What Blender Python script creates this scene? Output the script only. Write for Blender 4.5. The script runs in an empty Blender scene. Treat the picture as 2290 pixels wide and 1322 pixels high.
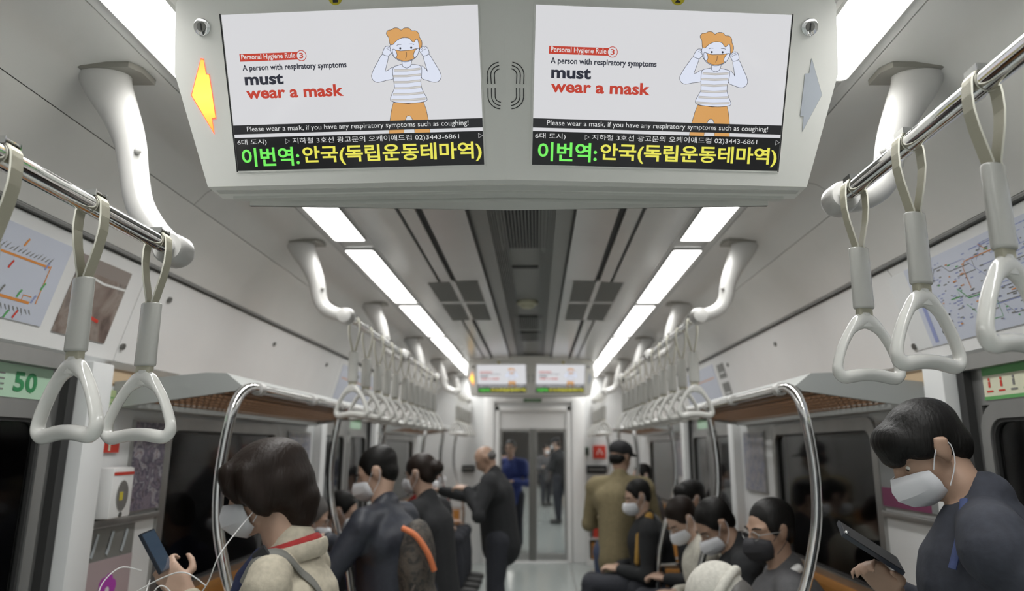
import bpy, bmesh, math, random
from mathutils import Vector, Matrix, noise

random.seed(7)
R = math.radians
sc = bpy.context.scene
COL = sc.collection

# ------------------------------------------------------------------ camera, world, exposure
cam_d = bpy.data.cameras.new('camera')
cam = bpy.data.objects.new('camera', cam_d)
COL.objects.link(cam)
cam.location = (0.06, 0.0, 1.36)
cam.rotation_euler = (R(90 + 12.337), 0, 0)
cam_d.sensor_width = 36
cam_d.lens = 1550.0 / 2290.0 * 36
cam_d.shift_x = -55.0 / 2290.0
cam_d.clip_start = 0.02
cam_d.dof.use_dof = True
cam_d.dof.focus_distance = 1.36
cam_d.dof.aperture_fstop = 2.7
sc.camera = cam

w = bpy.data.worlds.new('world')
sc.world = w
w.use_nodes = True
w.node_tree.nodes['Background'].inputs[0].default_value = (0.02, 0.02, 0.022, 1)
w.node_tree.nodes['Background'].inputs[1].default_value = 0.3
LAMP = 3.2
LAMP_W = 6.2
sc.view_settings.view_transform = 'Standard'
sc.view_settings.look = 'None'
sc.view_settings.gamma = 1
sc.view_settings.exposure = 0.0
sc.view_settings.use_curve_mapping = False

# ------------------------------------------------------------------ materials
MATS = {}


def mat(name, col, rough=0.5, metal=0.0, emit=None, es=1.0, noise_scale=0, noise_amt=0.08, bump=0, bscale=200,
        coat=0.0, trans=0.0, spec=0.5, stretch=None):
    if name in MATS:
        return MATS[name]
    m = bpy.data.materials.new(name)
    m.use_nodes = True
    nt = m.node_tree
    p = nt.nodes['Principled BSDF']
    p.inputs['Base Color'].default_value = (*col, 1)
    p.inputs['Roughness'].default_value = rough
    p.inputs['Metallic'].default_value = metal
    p.inputs['Coat Weight'].default_value = coat
    p.inputs['Coat Roughness'].default_value = 0.08
    p.inputs['Transmission Weight'].default_value = trans
    p.inputs['Specular IOR Level'].default_value = spec
    if emit:
        p.inputs['Emission Color'].default_value = (*emit, 1)
        p.inputs['Emission Strength'].default_value = es
    tc = None
    if noise_scale or bump:
        tc = nt.nodes.new('ShaderNodeTexCoord')
        mp = nt.nodes.new('ShaderNodeMapping')
        if stretch:
            mp.inputs['Scale'].default_value = stretch
        nt.links.new(tc.outputs['Object'], mp.inputs['Vector'])
    if noise_scale:
        n = nt.nodes.new('ShaderNodeTexNoise')
        n.inputs['Scale'].default_value = noise_scale
        n.inputs['Detail'].default_value = 4
        nt.links.new(mp.outputs['Vector'], n.inputs['Vector'])
        cr = nt.nodes.new('ShaderNodeValToRGB')
        cr.color_ramp.elements[0].position = 0.3
        cr.color_ramp.elements[1].position = 0.7
        cr.color_ramp.elements[0].color = (*[max(0, c * (1 - noise_amt)) for c in col], 1)
        cr.color_ramp.elements[1].color = (*[min(1, c * (1 + noise_amt)) for c in col], 1)
        nt.links.new(n.outputs['Fac'], cr.inputs['Fac'])
        nt.links.new(cr.outputs['Color'], p.inputs['Base Color'])
    if bump:
        n2 = nt.nodes.new('ShaderNodeTexNoise')
        n2.inputs['Scale'].default_value = bscale
        n2.inputs['Detail'].default_value = 3
        nt.links.new(mp.outputs['Vector'], n2.inputs['Vector'])
        b = nt.nodes.new('ShaderNodeBump')
        b.inputs['Strength'].default_value = bump
        b.inputs['Distance'].default_value = 0.004
        nt.links.new(n2.outputs['Fac'], b.inputs['Height'])
        nt.links.new(b.outputs['Normal'], p.inputs['Normal'])
    MATS[name] = m
    return m


def print_mat(name, cols, scale, rough=0.3, distort=1.0, stretch=(1, 1, 1)):
    """flat print: a photographic poster far too blurred to read"""
    if name in MATS:
        return MATS[name]
    m = mat(name, cols[0], rough)
    nt = m.node_tree
    p = nt.nodes['Principled BSDF']
    tc = nt.nodes.new('ShaderNodeTexCoord')
    mp = nt.nodes.new('ShaderNodeMapping')
    mp.inputs['Scale'].default_value = stretch
    n = nt.nodes.new('ShaderNodeTexNoise')
    n.inputs['Scale'].default_value = scale
    n.inputs['Detail'].default_value = 3
    n.inputs['Distortion'].default_value = distort
    cr = nt.nodes.new('ShaderNodeValToRGB')
    e = cr.color_ramp.elements
    e[0].position = 0.3
    e[0].color = (*cols[0], 1)
    e[1].position = 0.72
    e[1].color = (*cols[-1], 1)
    for i, c in enumerate(cols[1:-1]):
        el = e.new(0.3 + 0.42 * (i + 1) / (len(cols) - 1))
        el.color = (*c, 1)
    nt.links.new(tc.outputs['Object'], mp.inputs['Vector'])
    nt.links.new(mp.outputs['Vector'], n.inputs['Vector'])
    nt.links.new(n.outputs['Fac'], cr.inputs['Fac'])
    nt.links.new(cr.outputs['Color'], p.inputs['Base Color'])
    return m


M = dict(
    shell=mat('shell_white', (.79, .79, .785), .30, noise_scale=3, noise_amt=.03),
    cove=mat('cove_white', (.70, .69, .665), .22, coat=.5, noise_scale=3, noise_amt=.03),
    ceil=mat('ceiling_aluminium', (.62, .62, .61), .24, metal=.3, noise_scale=2, noise_amt=.04),
    ceilside=mat('ceiling_side_panel', (.62, .615, .595), .3, noise_scale=2, noise_amt=.03),
    duct=mat('duct_grey', (.20, .205, .19), .4),
    ductslat=mat('duct_slat_grey', (.24, .245, .23), .35, metal=.3),
    darkslot=mat('dark_slot', (.025, .025, .025), .6),
    joint=mat('joint_grey', (.16, .16, .155), .6),
    lamp=mat('lamp_diffuser', (1, 1, 1), .5, emit=(1, .985, .95), es=LAMP),
    lampframe=mat('lamp_frame', (.5, .5, .49), .35),
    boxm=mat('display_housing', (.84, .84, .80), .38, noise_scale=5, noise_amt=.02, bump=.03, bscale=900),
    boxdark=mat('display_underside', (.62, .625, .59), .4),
    post=mat('post_white', (.52, .515, .50), .32, coat=.2),
    plate=mat('post_plate_bronze', (.30, .29, .26), .4, metal=.4),
    chrome=mat('chrome', (.80, .80, .80), .09, metal=1.0, noise_scale=30, noise_amt=.04),
    steel=mat('brushed_steel', (.42, .42, .41), .34, metal=.8, noise_scale=8, noise_amt=.08, stretch=(1, 1, .05)),
    darksteel=mat('dark_steel', (.20, .20, .19), .4, metal=.7),
    band=mat('strap_webbing', (.52, .50, .39), .55, bump=.25, bscale=900),
    bandedge=mat('strap_edge', (.72, .71, .62), .5),
    sleeve=mat('strap_sleeve', (.55, .55, .52), .22, coat=.4),
    handle=mat('strap_handle', (.70, .70, .67), .16, coat=.6),
    wall=mat('wall_grey', (.72, .73, .73), .35, noise_scale=4, noise_amt=.03),
    wallreflect=mat('wall_tan', (.55, .42, .27), .4),  # tan base colour paints a warm orange reflection on the wall
    rackgrey=mat('rack_grey', (.36, .375, .365), .4),
    mesh=mat('rack_mesh_bronze', (.24, .14, .08), .4, metal=.3),
    orange=mat('seat_orange', (.50, .22, .045), .7, bump=.3, bscale=300),
    floor=mat('floor_vinyl', (.36, .395, .385), .14, noise_scale=60, noise_amt=.12),
    doorglass=mat('door_glass', (.95, .96, .96), .03, trans=1.0),
    glass=mat('window_glass', (.6, .6, .6), .06, trans=1.0),
    rubber=mat('black_rubber', (.03, .03, .03), .5),
    tunnel=mat('tunnel_concrete', (.02, .02, .021), .9, noise_scale=2, noise_amt=.4),
    black=mat('black_print', (.015, .015, .017), .5),
    white=mat('white_print', (.75, .75, .74), .4),
    red=mat('red_print', (.60, .05, .03), .45),
    greensign=mat('green_print', (.12, .36, .12), .45),
    palegreen=mat('pale_green_print', (.42, .60, .45), .45),
    cream=mat('cream_print', (.68, .68, .52), .45),
    magenta=mat('magenta_print', (.42, .06, .42), .5),
    maroon=mat('maroon_print', (.20, .045, .11), .4),
    orangeline=mat('orange_print', (.70, .27, .06), .5),
    blueprint=mat('blue_print', (.28, .32, .55), .5),
    mapwhite=mat('map_paper', (.56, .59, .68), .35),
    greenprint=mat('green_mark', (.10, .38, .12), .5),
    greyprint=mat('grey_print', (.20, .20, .19), .45),
    skin=mat('skin', (.50, .335, .25), .5, noise_scale=20, noise_amt=.06),
    skindark=mat('skin_tan', (.38, .245, .175), .5, noise_scale=20, noise_amt=.06),
    mask=mat('mask_white', (.72, .73, .76), .7, bump=.1, bscale=400),
    maskblack=mat('mask_black', (.025, .025, .03), .7),
    eyewhite=mat('eye_white', (.7, .68, .64), .2),
    eyedark=mat('eye_iris', (.03, .02, .015), .1),
    hair=mat('hair_black', (.006, .0055, .005), .5, spec=.25, bump=.6, bscale=120, stretch=(1, 1, .12)),
    hairbrown=mat('hair_dark_brown', (.014, .008, .0055), .5, spec=.25, bump=.6, bscale=120, stretch=(1, 1, .12)),
    hairgrey=mat('hair_grey', (.12, .115, .11), .5, bump=.5, bscale=120, stretch=(1, 1, .12)),
)


for g_ in ('glass', 'doorglass'): M[g_].node_tree.nodes['Principled BSDF'].inputs['IOR'].default_value = 1.22
# ------------------------------------------------------------------ helpers
def tag(o, label=None, cat=None, group=None, kind=None):
    if label: o['label'] = label
    if cat: o['category'] = cat
    if group: o['group'] = group
    if kind: o['kind'] = kind
    return o


BASE = {}


def wloc(o):
    return BASE.get(o, Vector((0, 0, 0)))


def thing(name, label, cat, loc=(0, 0, 0), group=None):
    o = bpy.data.objects.new(name, None)
    o.empty_display_size = .05
    COL.objects.link(o)
    o.location = loc
    BASE[o] = Vector(loc)
    return tag(o, label, cat, group)


class MB:
    """collects shapes in world coordinates and links them as ONE mesh object"""

    def __init__(s):
        s.v = []; s.f = []; s.m = []; s.mats = []; s.cur = 0; s.sm = []

    def mt(s, m):
        if m not in s.mats: s.mats.append(m)
        s.cur = s.mats.index(m)
        return s

    def add(s, vs, fs, smooth=False):
        b = len(s.v)
        s.v += [Vector(v) for v in vs]
        for f in fs:
            s.f.append([b + i for i in f]); s.m.append(s.cur); s.sm.append(smooth)
        return s

    def box(s, x0, x1, y0, y1, z0, z1, c=0):
        x0, x1 = sorted((x0, x1)); y0, y1 = sorted((y0, y1)); z0, z1 = sorted((z0, z1))
        if c <= 0:
            vs = [(x, y, z) for z in (z0, z1) for y in (y0, y1) for x in (x0, x1)]
            return s.add(vs, [(0, 2, 3, 1), (4, 5, 7, 6), (0, 1, 5, 4), (1, 3, 7, 5), (3, 2, 6, 7), (2, 0, 4, 6)])
        bm = bmesh.new()
        bmesh.ops.create_cube(bm, size=1)
        for v in bm.verts:
            v.co = Vector(((x0 + x1) / 2 + v.co.x * (x1 - x0), (y0 + y1) / 2 + v.co.y * (y1 - y0), (z0 + z1) / 2 + v.co.z * (z1 - z0)))
        bmesh.ops.bevel(bm, geom=bm.edges[:] + bm.verts[:], offset=c, segments=2, affect='EDGES', profile=.6)
        bm.verts.index_update()
        s.add([v.co.copy() for v in bm.verts], [[v.index for v in f.verts] for f in bm.faces])
        bm.free()
        return s

    def obox(s, c, ax, ay, az):
        """oriented box: centre and three half-axis vectors"""
        c = Vector(c); ax = Vector(ax); ay = Vector(ay); az = Vector(az)
        vs = [c + ax * i + ay * j + az * k for k in (-1, 1) for j in (-1, 1) for i in (-1, 1)]
        return s.add(vs, [(0, 2, 3, 1), (4, 5, 7, 6), (0, 1, 5, 4), (1, 3, 7, 5), (3, 2, 6, 7), (2, 0, 4, 6)])

    def prism(s, poly, o, u, v, n, d0, d1):
        """polygon in (u,v) from origin o, from depth d0 to d1 along n"""
        o = Vector(o); u = Vector(u); v = Vector(v); n = Vector(n)
        k = len(poly)
        vs = [o + u * a + v * b + n * d0 for a, b in poly] + [o + u * a + v * b + n * d1 for a, b in poly]
        fs = [list(range(k))[::-1], list(range(k, 2 * k))] + [(i, (i + 1) % k, k + (i + 1) % k, k + i) for i in range(k)]
        return s.add(vs, fs)

    def flat(s, poly, o, u, v, n, d):
        o = Vector(o); u = Vector(u); v = Vector(v); n = Vector(n)
        return s.add([o + u * a + v * b + n * d for a, b in poly], [list(range(len(poly)))])

    def ring(s, outer, inner, o, u, v, n, d0, d1):
        o = Vector(o); u = Vector(u); v = Vector(v); n = Vector(n)
        k = len(outer)
        P = lambda L, d: [o + u * a + v * b + n * d for a, b in L]
        vs = P(outer, d0) + P(inner, d0) + P(outer, d1) + P(inner, d1)
        fs = []
        for i in range(k):
            j = (i + 1) % k
            fs += [(i, k + i, k + j, j), (2 * k + i, 2 * k + j, 3 * k + j, 3 * k + i), (i, j, 2 * k + j, 2 * k + i), (k + i, 3 * k + i, 3 * k + j, k + j)]
        return s.add(vs, fs)

    def tube(s, pts, rad, n=12, closed=False, cap=True, ref=(0, 1, 0)):
        """swept tube; rad is one radius, a list, or a list of (a,b) with a across ref and b along ref"""
        pts = [Vector(p) for p in pts]
        k = len(pts)
        if not isinstance(rad, (list, tuple)): rad = [rad] * k
        ref = Vector(ref)
        vs = []
        for i, p in enumerate(pts):
            if closed:
                t = pts[(i + 1) % k] - pts[i - 1]
            else:
                t = pts[min(i + 1, k - 1)] - pts[max(i - 1, 0)]
            t.normalize()
            b = ref - t * ref.dot(t)
            if b.length < 1e-4:
                b = Vector((1, .1, .2)) - t * Vector((1, .1, .2)).dot(t)
            b.normalize()
            a = t.cross(b)
            r = rad[i]
            ra, rb = r if isinstance(r, (list, tuple)) else (r, r)
            for j in range(n):
                an = 2 * math.pi * j / n
                vs.append(p + a * (ra * math.cos(an)) + b * (rb * math.sin(an)))
        fs = []
        for i in range(k if closed else k - 1):
            i2 = (i + 1) % k
            for j in range(n):
                j2 = (j + 1) % n
                fs.append((i * n + j, i * n + j2, i2 * n + j2, i2 * n + j))
        if cap and not closed:
            fs.append(list(range(n))[::-1]); fs.append([(k - 1) * n + j for j in range(n)])
        return s.add(vs, fs, True)

    def ell(s, c, r, axes=None, n=12, m=8):
        """ellipsoid; axes = three unit vectors"""
        c = Vector(c)
        if not isinstance(r, (list, tuple)): r = (r, r, r)
        ax = [Vector(a) for a in (axes or ((1, 0, 0), (0, 1, 0), (0, 0, 1)))]
        vs = [c + ax[2] * r[2]]
        for i in range(1, m):
            th = math.pi * i / m
            for j in range(n):
                ph = 2 * math.pi * j / n
                vs.append(c + ax[0] * (r[0] * math.sin(th) * math.cos(ph)) + ax[1] * (r[1] * math.sin(th) * math.sin(ph)) + ax[2] * (r[2] * math.cos(th)))
        vs.append(c - ax[2] * r[2])
        fs = [(0, 1 + j, 1 + (j + 1) % n) for j in range(n)]
        for i in range(m - 2):
            for j in range(n):
                a = 1 + i * n + j; b = 1 + i * n + (j + 1) % n
                fs.append((a, a + n, b + n, b))
        L = len(vs) - 1
        fs += [(L, 1 + (m - 2) * n + (j + 1) % n, 1 + (m - 2) * n + j) for j in range(n)]
        return s.add(vs, fs, True)

    def limb(s, pts, rad, n=12):
        """tapered limb with rounded ends"""
        s.tube(pts, rad, n, ref=(.13, .41, .9))
        for p, r in zip(pts, rad):
            rr = min(r) if isinstance(r, (list, tuple)) else r
            s.ell(p, rr * 1.0, n=n, m=8)
        return s

    def disc(s, c, r, nrm, h, n=20):
        c = Vector(c); nrm = Vector(nrm).normalized()
        return s.tube([c, c + nrm * h], r, n, ref=(.3, .2, .9) if abs(nrm.z) < .9 else (0, 1, 0))

    def build(s, name, m=None, parent=None, flatshade=False, angle=40):
        base = wloc(parent) if parent else Vector((0, 0, 0))
        me = bpy.data.meshes.new(name)
        me.from_pydata([v - base for v in s.v], [], s.f)
        if m is not None and not s.mats:
            me.materials.append(m)
        else:
            for x in s.mats: me.materials.append(x)
            me.polygons.foreach_set('material_index', s.m)
        bm = bmesh.new(); bm.from_mesh(me)
        bmesh.ops.recalc_face_normals(bm, faces=bm.faces[:])
        bm.to_mesh(me); bm.free()
        if not flatshade:
            me.shade_smooth() if hasattr(me, 'shade_smooth') else me.polygons.foreach_set('use_smooth', [True] * len(me.polygons))
            me.set_sharp_from_angle(angle=R(angle))
        me.update()
        o = bpy.data.objects.new(name, me)
        COL.objects.link(o)
        if parent:
            o.parent = parent
            BASE[o] = base
        return o


def remesh(o, voxel, smooth=4):
    md = o.modifiers.new('r', 'REMESH'); md.mode = 'VOXEL'; md.voxel_size = voxel; md.use_smooth_shade = True
    sm = o.modifiers.new('s', 'SMOOTH'); sm.iterations = smooth; sm.factor = .5
    dg = bpy.context.evaluated_depsgraph_get()
    me = bpy.data.meshes.new_from_object(o.evaluated_get(dg))
    old = o.data
    mats = [m for m in old.materials]
    o.modifiers.clear()
    o.data = me
    me.name = o.name
    me.materials.clear()
    for m in mats[:1]: me.materials.append(m)
    me.polygons.foreach_set('material_index', [0] * len(me.polygons))
    me.polygons.foreach_set('use_smooth', [True] * len(me.polygons))
    bpy.data.meshes.remove(old)
    return o


def copy_tree(o, parent=None, dx=(0, 0, 0), rotz=None, mirror=False):
    c = o.copy()
    COL.objects.link(c)
    c.parent = parent
    for ch in o.children: copy_tree(ch, c)
    return c


def rrect(x0, x1, z0, z1, r, n=5):
    pts = []
    for cx, cz, a0 in ((x1 - r, z1 - r, 0), (x0 + r, z1 - r, 90), (x0 + r, z0 + r, 180), (x1 - r, z0 + r, 270)):
        for i in range(n + 1):
            a = R(a0 + 90 * i / n)
            pts.append((cx + r * math.cos(a), cz + r * math.sin(a)))
    return pts


def stroke(mb, pts, wd, o, u, v, n, d, closed=False):
    """flat line of width wd through 2D points"""
    k = len(pts)
    L = []; Rr = []
    for i in range(k):
        if closed:
            a = Vector(pts[i - 1]); b = Vector(pts[(i + 1) % k])
        else:
            a = Vector(pts[max(i - 1, 0)]); b = Vector(pts[min(i + 1, k - 1)])
        t = (b - a)
        if t.length < 1e-9: t = Vector((1, 0))
        t.normalize()
        nn = Vector((-t.y, t.x)) * wd / 2
        p = Vector(pts[i])
        L.append(p + nn); Rr.append(p - nn)
    o = Vector(o); u = Vector(u); v = Vector(v); n = Vector(n)
    vs = [o + u * p.x + v * p.y + n * d for p in L] + [o + u * p.x + v * p.y + n * d for p in Rr]
    fs = [(i, (i + 1) % k, k + (i + 1) % k, k + i) for i in range(k if closed else k - 1)]
    mb.add(vs, fs)


def lettering(txt, m, o, u, v, n, d, x0, x1, y0, y1, bold=0.0, parent=None, name='lettering', shear=0, keep=False):
    """text turned to mesh and fitted in the box x0..x1, y0..y1 of the plane (o,u,v)"""
    c = bpy.data.curves.new('t', 'FONT')
    c.body = txt
    c.resolution_u = 3
    c.offset = bold
    c.shear = shear
    ob = bpy.data.objects.new('t', c)
    COL.objects.link(ob)
    dg = bpy.context.evaluated_depsgraph_get()
    me = bpy.data.meshes.new_from_object(ob.evaluated_get(dg))
    bpy.data.objects.remove(ob)
    xs = [p.co.x for p in me.vertices]; ys = [p.co.y for p in me.vertices]
    ax, bx, ay, by = min(xs), max(xs), min(ys), max(ys)
    o = Vector(o); u = Vector(u); v = Vector(v); n = Vector(n)
    base = wloc(parent) if parent else Vector((0, 0, 0))
    for p in me.vertices:
        X = x0 + (p.co.x - ax) / (bx - ax) * (x1 - x0)
        Y = y0 + (p.co.y - ay) / (by - ay) * (y1 - y0)
        p.co = o + u * X + v * Y + n * d - base
    me.materials.clear(); me.materials.append(m)
    for pl in me.polygons: pl.material_index = 0
    me.name = name
    ob = bpy.data.objects.new(name, me)
    COL.objects.link(ob)
    if parent:
        ob.parent = parent; BASE[ob] = base
    return ob


X3, Y3, Z3 = Vector((1, 0, 0)), Vector((0, 1, 0)), Vector((0, 0, 1))
SIDES = (('left', -1), ('right', 1))
Y_BACK, Y_END = -5.0, 8.85
ZC = 2.24

# ------------------------------------------------------------------ structure: floor, ceiling, walls
fl = tag(MB().box(-1.42, 1.42, Y_BACK, Y_END, -.06, 0).build('floor', M['floor']), kind='structure')
for xs in (-.45, .45):
    MB().box(xs - .004, xs + .004, Y_BACK, Y_END, 0, .0015).build('floor_seam', M['joint'], fl)

ceil = tag(MB().box(-1.3, 1.3, Y_BACK, Y_END, 2.34, 2.38).build('ceiling', M['duct']), kind='structure')


def ribbon(pts, th, y0, y1, m, name, parent, side=1):
    """sheet of thickness th above/outside the polyline of (x,z)"""
    mb = MB()
    k = len(pts)
    out = []
    for i in range(k):
        a = Vector(pts[max(i - 1, 0)]); b = Vector(pts[min(i + 1, k - 1)])
        t = (b - a).normalized()
        nn = Vector((-t.y, t.x))
        if nn.y < 0 and abs(nn.y) > abs(nn.x): nn = -nn
        if abs(nn.x) >= abs(nn.y) and nn.x * pts[i][0] < 0: nn = -nn
        out.append(Vector(pts[i]) + nn * th)
    vs = []
    for y in (y0, y1):
        vs += [(p[0], y, p[1]) for p in pts] + [(p[0], y, p[1]) for p in out]
    fs = []
    K = 2 * k
    for i in range(k - 1):
        fs += [(i, i + 1, K + i + 1, K + i), (k + i, K + k + i, K + k + i + 1, k + i + 1), (i, k + i, k + i + 1, i + 1), (K + i, K + i + 1, K + k + i + 1, K + k + i)]
    fs += [(0, K, K + k, k), (k - 1, k + k - 1, K + k + k - 1, K + k - 1)]
    return mb.add(vs, fs).build(name, m, parent)


# centre duct: recessed grey channel with long ribs
ribbon([(-.205, 2.262), (-.135, 2.262)], .02, Y_BACK, 7.6, M['ductslat'], 'duct_border', ceil)
ribbon([(.135, 2.262), (.205, 2.262)], .02, Y_BACK, 7.6, M['ductslat'], 'duct_border', ceil)
ribbon([(-.13, 2.285), (.13, 2.285)], .012, Y_BACK, 7.6, M['duct'], 'duct_panel', ceil)
rib = MB()
for i in range(7):
    for sg in (-1, 1):
        x = sg * (.072 + i * .0095)
        rib.box(x - .002, x + .002, Y_BACK, 7.55, 2.262, 2.285)
tag(rib.build('duct_ribs', M['ductslat'], ceil), kind='stuff')
for gy0, gy1 in ((1.9, 3.15), (4.9, 5.45), (5.6, 6.1), (-1, .2)):
    g = MB().box(-.105, .105, gy0, gy1, 2.278, 2.2849).build('duct_grille', M['darkslot'], ceil)
    sl = MB()
    for i in range(15):
        x = -.098 + i * .014
        sl.box(x - .002, x + .002, gy0, gy1, 2.266, 2.278)
    tag(sl.build('grille_bars', M['ductslat'], g), kind='stuff')
MB().box(-.07, .07, 3.5, 3.54, 2.279, 2.285).build('duct_slot', M['darkslot'], ceil)
for sg in (-1, 1):
    MB().box(sg * .205, sg * .212, Y_BACK, Y_END, 2.25, 2.262).build('duct_joint', M['darkslot'], ceil)
    # flat aluminium panels between duct and lamps
    L = [(.212, 2.245), (.378, 2.24)]
    segs = [Y_BACK, .5, 3.66, 4.83, Y_END]
    for a, b in zip(segs[:-1], segs[1:]):
        vent = abs(a - 3.66) < .01
        if not vent:
            ribbon([(sg * x, z) for x, z in [(.214, 2.244), (.374, 2.240)]], .015, a + .002, b - .002, M['ceil'], 'ceiling_panel', ceil)
            ribbon([(sg * x, z) for x, z in [(.402, 2.238), (.458, 2.236)]], .012, a + .002, b - .002, M['ceil'], 'ceiling_strip', ceil)
            ribbon([(sg * x, z) for x, z in [(.474, 2.236), (.54, 2.232), (.60, 2.228), (.652, 2.230)]], .015, a + .002, b - .002, M['ceil'], 'ceiling_panel', ceil)
            MB().box(sg * .374, sg * .402, a, b, 2.252, 2.256).build('air_slot', M['darkslot'], ceil)
            MB().box(sg * .458, sg * .474, a, b, 2.252, 2.256).build('air_slot', M['joint'], ceil)
        else:
            ribbon([(sg * x, z) for x, z in [(.214, 2.244), (.26, 2.242)]], .015, a, b, M['ceil'], 'ceiling_strip', ceil)
            ribbon([(sg * x, z) for x, z in [(.535, 2.234), (.60, 2.228), (.652, 2.230)]], .015, a, b, M['ceil'], 'ceiling_strip', ceil)
            ribbon([(sg * x, z) for x, z in [(.385, 2.239), (.412, 2.238)]], .012, a, b, M['ceil'], 'vent_bar', ceil)
            MB().box(sg * .26, sg * .535, 4.19, 4.245, 2.236, 2.246).build('vent_bar', M['ceil'], ceil)
            MB().box(sg * .258, sg * .54, a, b, 2.262, 2.266).build('vent_backing', M['darkslot'], ceil)
            for (u0, u1) in ((.262, .384), (.413, .534)):
                for (v0, v1) in ((a + .01, 4.19), (4.245, b - .01)):
                    vg = MB()
                    k = int((v1 - v0) / .034)
                    for i in range(k + 1):
                        yy = v0 + (v1 - v0) * i / k
                        vg.box(sg * u0, sg * u1, yy - .005, yy + .005, 2.236, 2.244)
                    for i in range(9):
                        xx = u0 + (u1 - u0) * i / 8
                        vg.box(sg * (xx - .0022), sg * (xx + .0022), v0, v1, 2.238, 2.246)
                    tag(vg.build('vent_grating', M['ductslat'], ceil), kind='stuff')
    # lamp bay edges, side panel and cove
    ribbon([(sg * .656, 2.232), (sg * .672, 2.246), (sg * .684, 2.246)], .012, Y_BACK, Y_END, M['lampframe'], 'lamp_rail', ceil)
    ribbon([(sg * .818, 2.246), (sg * .83, 2.246), (sg * .845, 2.238)], .012, Y_BACK, Y_END, M['lampframe'], 'lamp_rail', ceil)
    ribbon([(sg * .684, 2.252), (sg * .818, 2.252)], .006, Y_BACK, Y_END, M['lampframe'], 'lamp_tray', ceil)
    for a, b in ((Y_BACK, .4), (.405, 2.2), (2.205, 5.2), (5.205, Y_END)):
        ribbon([(sg * x, z) for x, z in [(.849, 2.238), (.94, 2.236), (1.0, 2.226), (1.05, 2.195), (1.087, 2.153)]], .014, a, b, M['ceilside'], 'ceiling_side_panel', ceil)
    for a, b in ((Y_BACK, .9), (.904, 4.7), (4.704, Y_END)):
        ribbon([(sg * x, z) for x, z in [(1.0885, 2.1515), (1.125, 2.11), (1.165, 2.065), (1.205, 2.013), (1.235, 1.965)]], .014, a, b, M['cove'], 'cove_panel', ceil)
# smoke detector in the duct
sd = thing('smoke_detector', 'round cream smoke detector in the middle of the dark ceiling duct', 'detector', (0, 4.42, 2.285))
MB().tube([(0, 4.42, 2.285), (0, 4.42, 2.272), (0, 4.42, 2.262)], [.072, .072, .06], 24).build('base', mat('detector_cream', (.45, .45, .33), .5), sd)
MB().tube([(0, 4.42, 2.262), (0, 4.42, 2.247), (0, 4.42, 2.24)], [.045, .042, .028], 24).build('sensor', mat('detector_cream', (.5, .5, .38), .5), sd)

# ceiling lamps
PER = 1.327
starts = [2.995 + PER * k for k in range(-6, 5)]
for sname, sg in SIDES:
    for k, y0 in enumerate(starts, -2):
        y1 = y0 + PER - .095
        if k == 3: y1 = 2.90
        if k == 4: y0 = 3.045
        if k == 2: y1 = 1.545
        if k < 2: y0 -= .08; y1 -= .08
        if y0 > 8.5: continue
        y1 = min(y1, 8.82)
        ordw = {2: 'nearest', 3: 'second', 4: 'third', 5: 'fourth', 6: 'fifth', 7: 'sixth', 8: 'last and farthest'}.get(k, '')
        lab = f'bright white rectangular ceiling lamp, {ordw} in the {sname} row' if k >= 2 else f'bright white rectangular ceiling lamp of the {sname} row behind the viewer, {["farthest back", "second farthest back", "middle one", "just behind"][k + 2]}'
        t = thing('ceiling_lamp', lab, 'lamp', (sg * .751, (y0 + y1) / 2, 2.25), 'ceiling lamps in two rows')
        MB().prism(rrect(-.0665, .0665, -(y1 - y0) / 2, (y1 - y0) / 2, .014), (sg * .751, (y0 + y1) / 2, 0), X3, Y3, Z3, 2.238, 2.246).build('diffuser', M['lamp'], t)
        MB().ring(rrect(-.0668, .0668, -(y1 - y0) / 2 - .008, (y1 - y0) / 2 + .008, .014), rrect(-.0660, .0660, -(y1 - y0) / 2, (y1 - y0) / 2, .014), (sg * .751, (y0 + y1) / 2, 0), X3, Y3, Z3, 2.236, 2.25).build('frame', M['lampframe'], t)
        ld = bpy.data.lights.new('tube_light', 'AREA')
        ld.shape = 'RECTANGLE'; ld.size = .125; ld.size_y = y1 - y0 - .02
        ld.energy = LAMP_W * (y1 - y0) / 1.23
        ld.color = (1, .995, .975)
        ld.spread = R(140)
        lo_ = bpy.data.objects.new('tube_light', ld)
        COL.objects.link(lo_); lo_.parent = t
        lo_.location = (0, 0, -.0135)

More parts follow.
